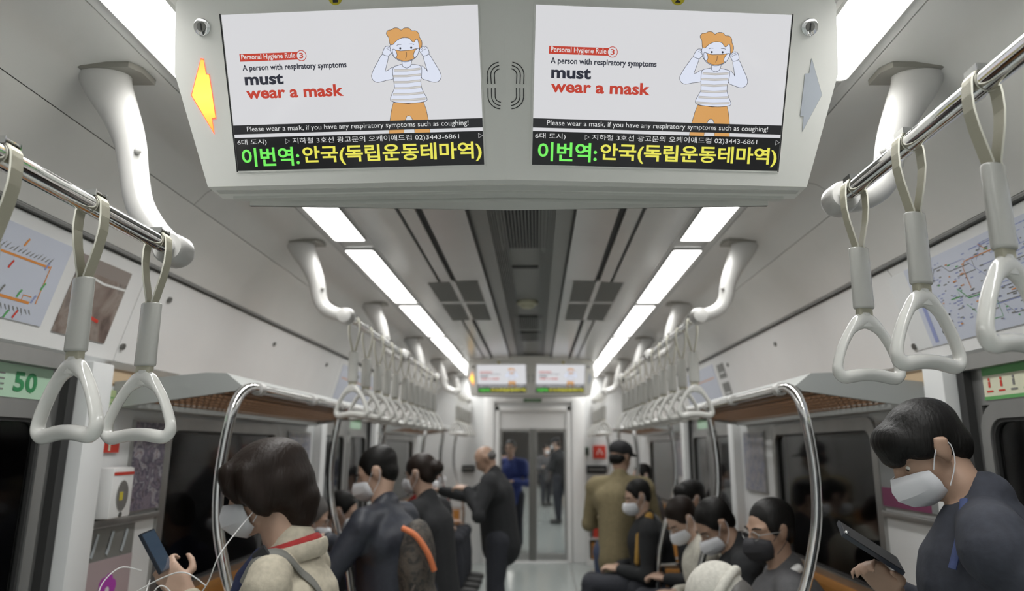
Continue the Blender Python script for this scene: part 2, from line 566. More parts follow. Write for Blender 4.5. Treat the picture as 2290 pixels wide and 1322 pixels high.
# side walls ---------------------------------------------------------------
BAYS = [(-1.75, .72), (2.14, 4.62), (6.02, Y_END)]
DOORS = [(.76, 2.10), (4.66, 5.98)]
WIN = [(-1.2, .2), (2.71, 3.86), (6.60, 8.10)]
XW = 1.36
windows = doors = 0
walls = {}
for sname, sg in SIDES:
    wl = tag(MB().box(sg * 1.47, sg * 1.50, Y_BACK, Y_END, 1.56, 2.4).build(f'wall_{sname}', M['wall']), kind='structure')
    walls[sg] = wl
    # leaning upper panels
    for a, b in ((Y_BACK, .9), (.904, 2.28), (2.284, 4.66), (4.664, 6.0), (6.004, Y_END)):
        ribbon([(sg * 1.250, 1.948), (sg * 1.262, 1.93), (sg * 1.335, 1.655), (sg * 1.338, 1.64)], .02, a, b, M['shell'], 'upper_panel', wl)
        ribbon([(sg * 1.337, 1.638), (sg * 1.352, 1.622), (sg * 1.375, 1.615)], .012, a, b, M['wall'], 'panel_lip', wl)
    MB().box(sg * 1.237, sg * 1.26, Y_BACK, Y_END, 1.954, 1.961).build('panel_joint', M['joint'], wl)
    ribbon([(sg * 1.236, 1.962), (sg * 1.247, 1.954)], .012, Y_BACK, Y_END, M['lampframe'], 'panel_rail', wl)
    MB().box(sg * XW, sg * 1.42, Y_BACK, -1.76, 0, 1.625).build('lower_panel', M['wall'], wl)
    for (a, b), (wa, wb) in zip(BAYS, WIN):
        MB().box(sg * XW, sg * 1.42, a, b, 0, .80).build('lower_panel', M['wall'], wl)
        MB().box(sg * XW, sg * 1.42, a, b, 1.46, 1.56).build('window_header', M['wall'], wl)
        MB().box(sg * (XW + .005), sg * 1.42, a, b, 1.56, 1.625).build('reflection_strip', M['wallreflect'], wl)  # warm reflection above the rack, painted on as a tan strip
        MB().box(sg * XW, sg * 1.42, a, wa, .80, 1.46).build('side_panel', M['wall'], wl)
        MB().box(sg * XW, sg * 1.42, wb, b, .80, 1.46).build('side_panel', M['wall'], wl)
        MB().box(sg * 1.31, sg * 1.43, a - .0, a + .11, 0, 1.62, .006).build('door_pillar', M['wall'], wl)
        if b < 8: MB().box(sg * 1.31, sg * 1.43, b - .11, b, 0, 1.62, .006).build('door_pillar', M['wall'], wl)
        windows += 1
        wn = tag(MB().ring(rrect(wa - .02, wb + .02, .78, 1.475, .07), rrect(wa + .025, wb - .025, .825, 1.425, .05), (0, 0, 0), Y3, Z3, X3, sg * (XW - .012), sg * (XW + .03)).build(f'window_{windows}', M['steel']), kind='structure')
        MB().ring(rrect(wa + .022, wb - .022, .822, 1.428, .052), rrect(wa + .035, wb - .035, .835, 1.415, .045), (0, 0, 0), Y3, Z3, X3, sg * (XW + .0), sg * (XW + .02)).build('gasket', M['rubber'], wn)
        MB().prism(rrect(wa + .03, wb - .03, .83, 1.42, .048), (0, 0, 0), Y3, Z3, X3, sg * (XW + .008), sg * (XW + .014)).build('pane', M['glass'], wn)
    for (a, b) in DOORS:
        doors += 1
        dr = tag(MB().box(sg * 1.345, sg * 1.44, a - .03, b + .03, 1.585, 1.63).build(f'door_{doors}', M['steel']), kind='structure')
        MB().box(sg * 1.35, sg * 1.43, a - .035, a, 0, 1.59).build('door_seal', M['rubber'], dr)
        MB().box(sg * 1.35, sg * 1.43, b, b + .035, 0, 1.59).build('door_seal', M['rubber'], dr)
        mid = (a + b) / 2
        for (p, q) in ((a, mid - .004), (mid + .004, b)):
            win = rrect(p + .08, q - .06, .74, 1.445, .06)
            out = [(p, 0)] * 0
            # leaf with an opening: four plates around the window
            leaf = MB()
            x0, x1 = sg * 1.375, sg * 1.41
            leaf.box(x0, x1, p, q, .01, .70)
            leaf.box(x0, x1, p, q, 1.48, 1.59)
            leaf.box(x0, x1, p, p + .05, .70, 1.48)
            leaf.box(x0, x1, q - .03, q, .70, 1.48)
            lf = leaf.build('door_leaf', M['steel'], dr)
            MB().ring(rrect(p + .045, q - .025, .695, 1.485, .085), rrect(p + .085, q - .065, .745, 1.44, .055), (0, 0, 0), Y3, Z3, X3, sg * 1.366, sg * 1.40).build('window_frame', M['steel'], lf)
            MB().ring(rrect(p + .083, q - .063, .743, 1.442, .055), rrect(p + .095, q - .075, .755, 1.43, .05), (0, 0, 0), Y3, Z3, X3, sg * 1.372, sg * 1.39).build('gasket', M['rubber'], lf)
            MB().prism(rrect(p + .09, q - .07, .75, 1.435, .05), (0, 0, 0), Y3, Z3, X3, sg * 1.382, sg * 1.388).build('pane', M['glass'], lf)
    tag(MB().box(sg * 1.95, sg * 2.05, -4, 31, -.6, 3.2).build(f'wall_tunnel_{sname}', M['tunnel']), kind='structure')

bk = tag(MB().box(-1.5, 1.5, Y_BACK - .05, Y_BACK, 0, 2.4).build('wall_back', M['wall']), kind='structure')

# end wall with the gangway door -------------------------------------------
ew = tag(MB().box(-1.42, -.46, Y_END, Y_END + .06, 0, 2.36).build('wall_end', M['wall']), kind='structure')
MB().box(.49, 1.42, Y_END, Y_END + .06, 0, 2.36).build('wall_panel', M['wall'], ew)
MB().box(-.46, .49, Y_END, Y_END + .06, 1.83, 2.36).build('wall_panel', M['wall'], ew)
WH = M['shell']
MB().box(-.46, -.405, Y_END - .03, Y_END + .05, 0, 1.86, .005).build('door_jamb', WH, ew)
MB().box(.435, .49, Y_END - .03, Y_END + .05, 0, 1.86, .005).build('door_jamb', WH, ew)
MB().box(-.46, .49, Y_END - .03, Y_END + .05, 1.80, 1.86, .005).build('door_head', WH, ew)
MB().box(-.60, -.47, Y_END - .05, Y_END, 0, 1.96, .01).build('corner_post', WH, ew)
MB().box(.50, .66, Y_END - .05, Y_END, 0, 1.96, .01).build('corner_post', WH, ew)
MB().box(-.60, .66, Y_END - .04, Y_END, 1.91, 1.975, .008).build('cross_beam', WH, ew)
d5 = tag(MB().box(-.405, .435, Y_END, Y_END + .03, 1.585, 1.80).build('door_5', WH), kind='structure')
for (p, q) in ((-.405, -.005), (.035, .435)):
    e = MB().ring([(p, .02), (q, .02), (q, 1.58), (p, 1.58)], [(p + .03, .10), (q - .03, .10), (q - .03, 1.55), (p + .03, 1.55)], (0, 0, 0), X3, Z3, Y3, Y_END, Y_END + .03).build('door_leaf', M['steel'], d5)
    MB().box(p + .028, q - .028, Y_END + .012, Y_END + .018, .098, 1.552).build('pane', M['doorglass'], e)
MB().box(-.03, .055, Y_END - .015, Y_END + .035, .0, 1.585, .005).build('centre_stile', M['darksteel'], d5)
MB().box(-.405, .435, Y_END - .02, Y_END + .05, .0, .02).build('sill', WH, d5)
es = thing('door_sign', 'small dark green sign plate on the beam above the gangway door', 'sign', (0, Y_END - .045, 1.935))
MB().box(-.10, .12, Y_END - .05, Y_END - .041, 1.915, 1.955).build('plate', mat('sign_dark_green', (.06, .16, .05), .5), es)
MB().box(-.08, .10, Y_END - .053, Y_END - .05, 1.93, 1.94).build('printed_line', M['palegreen'], es)

# next car seen through the glass -------------------------------------------
nc = tag(MB().box(-1.36, 1.36, Y_END + .1, 30, -.06, 0).build('floor_gangway', M['floor']), kind='structure')
MB().box(-1.3, 1.3, Y_END + .1, 30, 2.24, 2.3).build('next_car_ceiling', M['ceilside'], nc)
for sname, sg in SIDES:
    nw = MB()
    nw.box(sg * 1.36, sg * 1.42, Y_END + .7, 30, 0, .8)
    nw.box(sg * 1.36, sg * 1.42, Y_END + .7, 30, 1.45, 2.24)
    for yy in (9.6, 11.2, 12.9, 14.6, 16.6, 18.6, 20.6, 22.6, 24.6, 26.6, 28.6): nw.box(sg * 1.36, sg * 1.42, yy, yy + .4, .8, 1.45)
    nw.build('next_car_wall', M['wall'], nc)
    MB().box(sg * .62, sg * .68, Y_END + .1, Y_END + .7, 0, 2.2).build('gangway_wall', M['shell'], nc)
    for k in range(8):
        y0 = 9.6 + 2.0 * k
        t = thing('ceiling_lamp', f'ceiling lamp of the next car seen through the door glass, {sname} row, {["nearest", "second", "third", "fourth", "fifth", "sixth", "seventh", "farthest"][k]}', 'lamp', (sg * .75, y0 + .6, 2.23), 'ceiling lamps in the next car')
        MB().box(sg * .68, sg * .82, y0, y0 + 1.25, 2.225, 2.24).build('diffuser', M['lamp'], t)
        ld = bpy.data.lights.new('tube_light', 'AREA')
        ld.shape = 'RECTANGLE'; ld.size = .13; ld.size_y = 1.2
        ld.energy = LAMP_W * 1.5; ld.color = (1, .995, .975); ld.spread = R(140)
        lo_ = bpy.data.objects.new('tube_light', ld)
        COL.objects.link(lo_); lo_.parent = t
        lo_.location = (0, .025, -.008)
    t = thing('bench_seat', f'orange bench of the next car seen through the door glass, {sname} side', 'bench', (sg * 1.1, 20, 0), 'benches in the next car')
    MB().box(sg * .9, sg * 1.34, 16.4, 27.4, .36, .45, .02).build('seat', M['orange'], t)
    MB().box(sg * 1.26, sg * 1.35, 16.4, 27.4, .45, .85, .02).build('backrest', M['orange'], t)
    MB().box(sg * 1.0, sg * 1.34, 16.42, 27.38, 0, .36).build('base', M['rackgrey'], t)
MB().box(-1.36, 1.36, 30, 30.05, 0, 2.24).build('next_car_end', M['wall'], nc)

# ------------------------------------------------------------------ hanging displays
TI = R(24)
E_ = {}


def em(name, c, s=1.0, rough=.12):
    return mat('screen_' + name, (.02, .02, .02), rough, emit=c, es=s, spec=.35)


SW = em('white', (.66, .66, .68)); SRED = em('red', (.50, .045, .025)); SNAVY = em('navy', (.018, .02, .035))
SBLK = em('black', (.016, .016, .018)); STXT = em('text_white', (.72, .72, .72)); SOR = em('tan', (.66, .34, .11))
SFACE = em('pale', (.70, .74, .86)); SGREY = em('stripe', (.42, .40, .38)); SYEL = em('led_yellow', (.80, .76, .10)); SGRN = em('led_green', (.18, .86, .12))
SLED = em('led_panel', (.008, .008, .009))


def display(label, group):
    t = thing('display_box', label, 'display', (0, 1.37, ZC), group)
    C = Vector((0, 1.30, 1.881))
    front = [(0, 0), (.615, 0), (.655, .224), (.636, .352), (.60, .42), (0, .42)]
    YM = 1.375
    body = MB()
    frames = {}
    for sg in (-1, 1):
        O = Vector((sg * .613, 1.34, 1.881))
        U = (O - C).normalized()
        v0 = Vector((0, -math.sin(TI), math.cos(TI)))
        V = (v0 - U * v0.dot(U)).normalized()
        N = Vector((0, -1, 0)); nn = U.cross(V); N = nn if nn.y < 0 else -nn
        frames[sg] = (C, U, V, N)
        fp = [C + U * a + V * b for a, b in front]
        fp[0].x = 0; fp[-1].x = 0
        bp = [Vector((p.x, 2 * YM - p.y, p.z)) for p in fp]
        k = len(fp)
        fs = [list(range(k)), list(range(k, 2 * k))] + [(i, (i + 1) % k, k + (i + 1) % k, k + i) for i in range(k) if i != k - 1]
        body.add(fp + bp, fs)
    bd = body.build('housing', M['boxm'], t, angle=12)
    # stepped underside: three long lips
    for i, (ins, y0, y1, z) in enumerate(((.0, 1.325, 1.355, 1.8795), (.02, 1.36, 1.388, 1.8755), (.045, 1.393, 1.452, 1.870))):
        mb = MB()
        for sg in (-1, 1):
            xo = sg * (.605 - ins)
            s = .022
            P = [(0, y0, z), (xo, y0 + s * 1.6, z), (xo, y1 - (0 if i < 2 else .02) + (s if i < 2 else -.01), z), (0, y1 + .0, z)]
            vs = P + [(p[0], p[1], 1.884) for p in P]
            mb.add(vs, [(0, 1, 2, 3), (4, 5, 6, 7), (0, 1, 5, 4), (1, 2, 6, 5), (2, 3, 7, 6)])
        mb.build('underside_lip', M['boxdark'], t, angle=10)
    # screens
    for sg in (-1, 1):
        C0, U, V, N = frames[sg]
        A0, A1 = (.0400, .5460), (.0305, .3295)
        if sg == -1:
            o = C0 + U * A0[1] + V * A1[0]; u = -U
        else:
            o = C0 + U * .0500 + V * A1[0]; u = U
        W = .503 if sg == -1 else .499
        if sg == 1: pass
        H = A1[1] - A1[0]
        v, n = V, N
        scr = MB().mt(SW).prism([(0, 0), (W, 0), (W, H), (0, H)], o, u, v, n, .0, .0012).build('screen', None, t, True)
        # dark recess edge
        MB().ring([(-.004, -.003), (W + .003, -.003), (W + .003, H + .003), (-.004, H + .003)], [(0, 0), (W, 0), (W, H), (0, H)], o, u, v, n, 0, .0022).build('bezel', M['boxm'], t, True)
        if sg == -1:
            MB().box(0, 0, 0, 0, 0, 0).v.clear()
            MB().mt(M['black']).flat([(-.0035, -.002), (-.0005, -.002), (-.0005, H + .002), (-.0035, H + .002)], o, u, v, n, .0025).build('bezel_gap', None, t, True)
        else:
            MB().mt(M['black']).flat([(W + .0005, -.002), (W + .003, -.002), (W + .003, H + .002), (W + .0005, H + .002)], o, u, v, n, .0025).build('bezel_gap', None, t, True)
        Q = lambda a, b: (a * W, (1 - b) * H)
        rect = lambda a0, a1, b0, b1: [Q(a0, b1), Q(a1, b1), Q(a1, b0), Q(a0, b0)]
        # picture drawn on the left screen in crop pixels of the panel
        TL, TR, BL, BR = (308, 95), (1893, 28), (452, 1060), (1963, 1012)

        def uv(px, py):
            a, b = .5, .5
            for _ in range(12):
                x = (TL[0] * (1 - a) + TR[0] * a) * (1 - b) + (BL[0] * (1 - a) + BR[0] * a) * b
                y = (TL[1] * (1 - a) + TR[1] * a) * (1 - b) + (BL[1] * (1 - a) + BR[1] * a) * b
                a += (px - x) / 1550.; b += (py - y) / 975.
            return Q(a, b)
        pp = lambda L: [uv(*q) for q in L]

        def smoothp(L, closed=True, k=3):
            out = []
            m_ = len(L)
            for i in range(m_ if closed else m_ - 1):
                p0 = Vector(L[i - 1] if (closed or i > 0) else L[i]); p1 = Vector(L[i]); p2 = Vector(L[(i + 1) % m_]); p3 = Vector(L[(i + 2) % m_] if (closed or i + 2 < m_) else L[i + 1])
                for j in range(k):
                    s_ = j / k
                    q = .5 * ((2 * p1) + (p2 - p0) * s_ + (2 * p0 - 5 * p1 + 4 * p2 - p3) * s_ ** 2 + (3 * p1 - p0 - 3 * p2 + p3) * s_ ** 3)
                    out.append((q.x, q.y))
            if not closed: out.append(tuple(L[-1]))
            return out
        art = MB()
        lw = .00085

        def shape(L, m_, d, line=True, sm=True, fill=True):
            P = pp(L)
            if sm: P = smoothp(P)
            if fill: art.mt(m_).flat(P, o, u, v, n, d)
            if line: art.mt(SNAVY); stroke(art, P, lw, o, u, v, n, d + .00008, True)

        def line(L, d, wd=1.0, m_=SNAVY):
            art.mt(m_); stroke(art, smoothp(pp(L), False), lw * wd, o, u, v, n, d)
        d = .0014
        shape([(1398, 622), (1490, 628), (1582, 618), (1600, 665), (1618, 740), (1630, 822), (1537, 824), (1530, 770), (1520, 730), (1507, 708), (1495, 703), (1483, 708), (1475, 730), (1470, 770), (1468, 826), (1378, 830), (1380, 740), (1388, 670)], SOR, d, sm=False)
        shape([(1392, 405), (1345, 430), (1352, 380), (1357, 335), (1322, 326), (1295, 370), (1270, 420), (1258, 460), (1272, 488), (1300, 498), (1350, 486), (1400, 470)], SFACE, d + .0001)
        shape([(1560, 398), (1590, 415), (1600, 430), (1585, 385), (1572, 335), (1605, 325), (1640, 375), (1672, 425), (1685, 462), (1670, 490), (1640, 496), (1600, 485), (1565, 468)], SFACE, d + .0001)
        shape([(1322, 326), (1328, 300), (1338, 282), (1358, 278), (1378, 290), (1382, 312), (1370, 325), (1357, 337)], SFACE, d + .0002)
        shape([(1605, 325), (1602, 300), (1592, 284), (1575, 278), (1553, 288), (1547, 305), (1560, 322), (1572, 337)], SFACE, d + .0002)
        for q in ([(1352, 284), (1366, 290), (1376, 300)], [(1345, 292), (1360, 298), (1372, 310)], [(1582, 284), (1568, 290), (1556, 300)], [(1590, 294), (1574, 298), (1560, 310)]):
            line(q, d + .0004, .7)
        shape([(1447, 360), (1445, 388), (1452, 402), (1472, 410), (1490, 403), (1499, 388), (1497, 355)], SFACE, d + .0004)
        shape([(1392, 405), (1420, 394), (1445, 388), (1452, 402), (1472, 410), (1490, 403), (1499, 388), (1530, 390), (1560, 400), (1565, 440), (1562, 490), (1568, 530), (1585, 565), (1602, 595), (1596, 613), (1540, 624), (1490, 626), (1430, 624), (1386, 614), (1380, 595), (1392, 560), (1402, 530), (1396, 490), (1388, 440)], SFACE, d + .0003)
        for (ya, xa, xb) in ((415, 1395, 1556), (450, 1392, 1560), (487, 1400, 1560), (525, 1404, 1564), (562, 1395, 1582), (598, 1386, 1594)):
            P = pp([(xa, ya + 3), (xa + (xb - xa) / 2, ya + 2), (xb, ya - 8), (xb, ya + 6), (xa + (xb - xa) / 2, ya + 16), (xa, ya + 17)])
            art.mt(SGREY).flat(P, o, u, v, n, d + .0006)
            P2 = pp([(xa + 2, ya + 6), (xa + (xb - xa) / 2, ya + 5), (xb - 2, ya - 5), (xb - 2, ya + 3), (xa + (xb - xa) / 2, ya + 13), (xa + 2, ya + 14)])
            art.mt(mat('screen_stripe_pale', (.02, .02, .02), .12, emit=(.60, .58, .56), es=1)).flat(P2, o, u, v, n, d + .0007)
        shape([(1368, 268), (1400, 240), (1440, 225), (1490, 225), (1540, 238), (1548, 268), (1545, 300), (1532, 338), (1505, 362), (1460, 373), (1415, 360), (1385, 332), (1370, 300)], SFACE, d + .0005)
        shape([(1396, 300), (1430, 306), (1460, 304), (1500, 300), (1532, 293), (1530, 320), (1520, 345), (1500, 360), (1460, 368), (1425, 360), (1405, 345), (1400, 320)], SOR, d + .0006)
        shape([(1382, 300), (1396, 298), (1408, 315), (1412, 335), (1404, 346), (1390, 335)], SFACE, d + .0007)
        shape([(1545, 294), (1532, 293), (1518, 310), (1512, 335), (1522, 346), (1538, 328)], SFACE, d + .0007)
        line([(1468, 312), (1470, 335), (1464, 352)], d + .0009)
        shape([(1368, 268), (1362, 250), (1356, 225), (1342, 205), (1350, 185), (1372, 180), (1388, 170), (1412, 170), (1432, 182), (1450, 170), (1480, 170), (1497, 185), (1522, 186), (1540, 202), (1546, 225), (1558, 243), (1562, 268), (1556, 288), (1546, 285), (1542, 262), (1533, 236), (1522, 240), (1512, 254), (1498, 246), (1482, 230), (1440, 228), (1405, 246), (1385, 268)], SOR, d + .0008)
        for ex in (1430, 1497):
            ey = 291 if ex < 1460 else 287
            P = [(uv(ex, ey)[0] + .0021 * math.cos(a_ * .63), uv(ex, ey)[1] + .0021 * math.sin(a_ * .63)) for a_ in range(10)]
            art.mt(SNAVY).flat(P, o, u, v, n, d + .0009)
        line([(1408, 274), (1420, 268), (1436, 267)], d + .001)
        line([(1484, 265), (1500, 264), (1514, 268)], d + .001)
        art.build('illustration', None, scr, True)
        # red badge, strips
        bd2 = MB()
        bd2.mt(SRED).flat(rect(.055, .290, .246, .294), o, u, v, n, .0014)
        cx, cy = Q(.302, .270)
        rr = .0103
        circ = lambda r_: [(cx + r_ * math.cos(a_ * math.pi / 14), cy + r_ * math.sin(a_ * math.pi / 14)) for a_ in range(28)]
        bd2.mt(SRED).flat(circ(rr), o, u, v, n, .0016)
        bd2.mt(SW).flat(circ(rr - .0014), o, u, v, n, .0018)
        bd2.mt(SBLK).flat(rect(0, 1, .700, .760), o, u, v, n, .0028)
        bd2.mt(SLED).flat(rect(0, 1, .782, 1.0), o, u, v, n, .0028)
        bd2.build('printed_bands', None, scr, True)

        def T(txt, m_, a0, a1, b0, b1, bold=0, dd=.0032):
            x0, y0 = Q(a0, b1); x1, y1 = Q(a1, b0)
            lettering(txt, m_, o, u, v, n, dd, x0, x1, y0, y1, bold, scr)
        T('Personal Hygiene Rule', STXT, .062, .278, .250, .292, .010, .0020)
        T('3', SRED, .294, .310, .252, .288, .02, .0022)
        T('A person with respiratory symptoms', SNAVY, .062, .478, .316, .365, .026, .002)
        T('must', SNAVY, .066, .222, .378, .445, .035, .002)
        T('wear a mask', SRED, .066, .458, .456, .533, .03, .002)
        T('Please wear a mask, if you have any respiratory symptoms such as coughing!', STXT, .055, .945, .710, .752, .0)
        T('6대 도시)', STXT, .010, .130, .794, .834, 0)
        T('지하철 3호선 광고문의 오케이애드컴 02)3443-6861', STXT, .236, .905, .792, .836, 0)
        for a0 in (.208, .982):
            mb = MB().mt(STXT)
            stroke(mb, [Q(a0, .797), Q(a0 + .016, .812), Q(a0, .828)], .0009, o, u, v, n, .0032, True)
            mb.build('arrow_mark', None, scr, True)
        T('이번역:', SGRN, .022, .258, .850, .975, .022)
        T('안국(독립운동테마역)', SYEL, .272, .992, .848, .976, .022)
        # arrow window
        if sg == -1:
            ar = [(.5975, .251), (.592, .250), (.5905, .2215), (.584, .2205), (.5805, .135), (.589, .1335), (.588, .1045), (.6265, .181)]
            MB().mt(mat('arrow_rim_red', (.1, .02, .02), .4, emit=(1.0, .09, .04), es=2.2)).prism(ar, C0, U, V, N, 0, .0012).build('arrow_rim', None, t, True)
            cxx = sum(p[0] for p in ar) / len(ar); cyy = sum(p[1] for p in ar) / len(ar)
            ar2 = [(cxx + (p[0] - cxx) * .93, cyy + (p[1] - cyy) * .955) for p in ar]
            ag = mat('arrow_glow', (.1, .05, .02), .4, emit=(1, .55, .07), es=1.5)
            if 'g' not in E_:
                nt = ag.node_tree
                tc = nt.nodes.new('ShaderNodeTexCoord'); sx = nt.nodes.new('ShaderNodeSeparateXYZ'); cr = nt.nodes.new('ShaderNodeValToRGB'); mr = nt.nodes.new('ShaderNodeMapRange')
                mr.inputs[1].default_value = -.27; mr.inputs[2].default_value = -.11
                e = cr.color_ramp.elements
                e[0].color = (1, .22, .04, 1); e[0].position = 0; e[1].color = (1, .30, .05, 1); e[1].position = 1
                x = e.new(.45); x.color = (1, .85, .12, 1)
                nt.links.new(tc.outputs['Object'], sx.inputs[0]); nt.links.new(sx.outputs[2], mr.inputs[0]); nt.links.new(mr.outputs[0], cr.inputs[0])
                nt.links.new(cr.outputs[0], nt.nodes['Principled BSDF'].inputs['Emission Color'])
                E_['g'] = 1
            a_ = MB().mt(ag).prism(ar2, C0, U, V, N, .0012, .0018).build('lit_arrow', None, t, True)
            tag(a_, 'glowing yellow and orange arrow')
        else:
            ar = [(.598, .251), (.6265, .182), (.594, .110), (.5935, .1395), (.5865, .1395), (.588, .2215), (.596, .2225)]
            MB().mt(M['joint']).prism(ar, C0, U, V, N, 0, .0008).build('arrow_rim', None, t, True)
            ar2 = [(a - (0.0006), b) for a, b in ar]
            a_ = MB().mt(mat('arrow_unlit', (.52, .56, .62), .3)).prism(ar2, C0, U, V, N, .0008, .0014).build('unlit_arrow', None, t, True)
            tag(a_, 'unlit pale grey arrow')
        # key lock
        kc = C0 + U * .5865 + V * .3085
        lk = MB().tube([kc, kc + N * .004, kc + N * .005], [.0165, .0165, .0145], 24, ref=tuple(U)).build('key_lock', M['chrome'], t)
        MB().tube([kc + N * .0045, kc + N * .0062], [.0095, .009], 20, ref=tuple(U)).build('lock_core', M['darksteel'], lk)
        MB().obox(kc + N * .0064, U * .0012, V * .0065, N * .0006).build('key_slot', M['black'], lk)
        # numbered round sticker at the top edge
        st = C0 + U * (.318 if sg == -1 else .323) + V * .3525
        s_ = MB().tube([st, st + N * .0008], .0135, 28, ref=tuple(U)).build('number_sticker', mat('sticker_yellow', (.62, .52, .02), .5), t)
        Um = -U if sg == -1 else U
        lettering('1' if sg == -1 else '2', M['black'], st, Um, V, N, .001, -.005, .005, -.009, .008, .03, s_)
    # speaker slots around the crease (eight quarter arches in two groups)
    for sg in (-1, 1):
        C0, U, V, N = frames[sg]
        U_ = U
        for top in (1, -1):
            sp = MB().mt(M['black'])
            for i in range(3):
                r = .0125 + .0070 * i
                x0 = .004
                vs_ = .184 if top == 1 else .176
                cyv = vs_ + top * .016
                pts = [(x0 + r - .0005, vs_)]
                for a_ in range(0, 8):
                    an = a_ / 7 * math.pi / 2 * .92
                    pts.append((x0 + r * math.cos(an), cyv + top * (r * .9) * math.sin(an)))
                stroke(sp, pts, .0017, C0, U_, V, N, .0007)
            sp.build('speaker_slots', None, t, True)
    # bracket to the ceiling
    MB().box(-.5, .5, 1.27, 1.48, 2.25, 2.262).build('ceiling_bracket', M['boxdark'], t)
    return t


near_disp = display('large double screen information display hanging nearest to the viewer', 'hanging passenger information displays')
far_disp = copy_tree(near_disp)
far_disp.location.y = 1.37 + 5.88
far_disp['label'] = 'small far double screen display hanging before the end door'

# ------------------------------------------------------------------ rails with posts
ORD = ['first', 'second', 'third', 'fourth', 'fifth', 'sixth', 'seventh', 'eighth', 'ninth', 'tenth', 'eleventh', 'twelfth']


def post(parent, sg, y, zr, ball=True, dy=0):
    top = [(.965, 2.232), (.962, 2.215), (.95, 2.185), (.915, 2.12), (.885, 2.05), (.868, 1.98), (.845, 1.94 if zr > 1.85 else 1.90), (.80, 1.915 if zr > 1.85 else 1.835), (.752, zr)]
    rad = [(.066, .040), (.060, .036), (.052, .034), (.041, .033), (.034, .032), (.031, .030), (.030, .029), (.029, .028), (.030, .030)]
    pts = [(sg * x, y, z) for x, z in top]
    # subdivide smoothly
    P = []; Q = []
    for i in range(len(pts) - 1):
        p0 = Vector(pts[max(i - 1, 0)]); p1 = Vector(pts[i]); p2 = Vector(pts[i + 1]); p3 = Vector(pts[min(i + 2, len(pts) - 1)])
        for j in range(3):
            s = j / 3
            P.append(.5 * ((2 * p1) + (p2 - p0) * s + (2 * p0 - 5 * p1 + 4 * p2 - p3) * s ** 2 + (3 * p1 - p0 - 3 * p2 + p3) * s ** 3))
            Q.append((rad[i][0] * (1 - s) + rad[i + 1][0] * s, rad[i][1] * (1 - s) + rad[i + 1][1] * s))
    P.append(Vector(pts[-1])); Q.append(rad[-1])
    po = MB().tube(P, Q, 20, ref=(0, 1, 0)).build('post', M['post'], parent, angle=70)
    MB().prism([(-.088, -.042), (.070, -.042), (.088, -.015), (.088, .042), (-.088, .042)] if sg < 0 else [(.088, -.042), (-.070, -.042), (-.088, -.015), (-.088, .042), (.088, .042)], (sg * .958, y, 0), X3, Y3, Z3, 2.222, 2.236).build('mounting_plate', M['plate'], po)
    MB().ell((sg * .85, y - .026, 2.02), (.008, .008, .008)).build('screw_cap', M['post'], po)
    if ball:
        MB().tube([(sg * .752, y - .036, zr), (sg * .752, y - .030, zr), (sg * .752, y + .012, zr), (sg * .752, y + .03, zr), (sg * .752, y + .038, zr)], [.031, .035, .0375, .030, .012] if dy <= 0 else [.012, .030, .0375, .035, .031], 20, ref=(0, 0, 1)).build('rail_socket', M['post'], po)
    return po


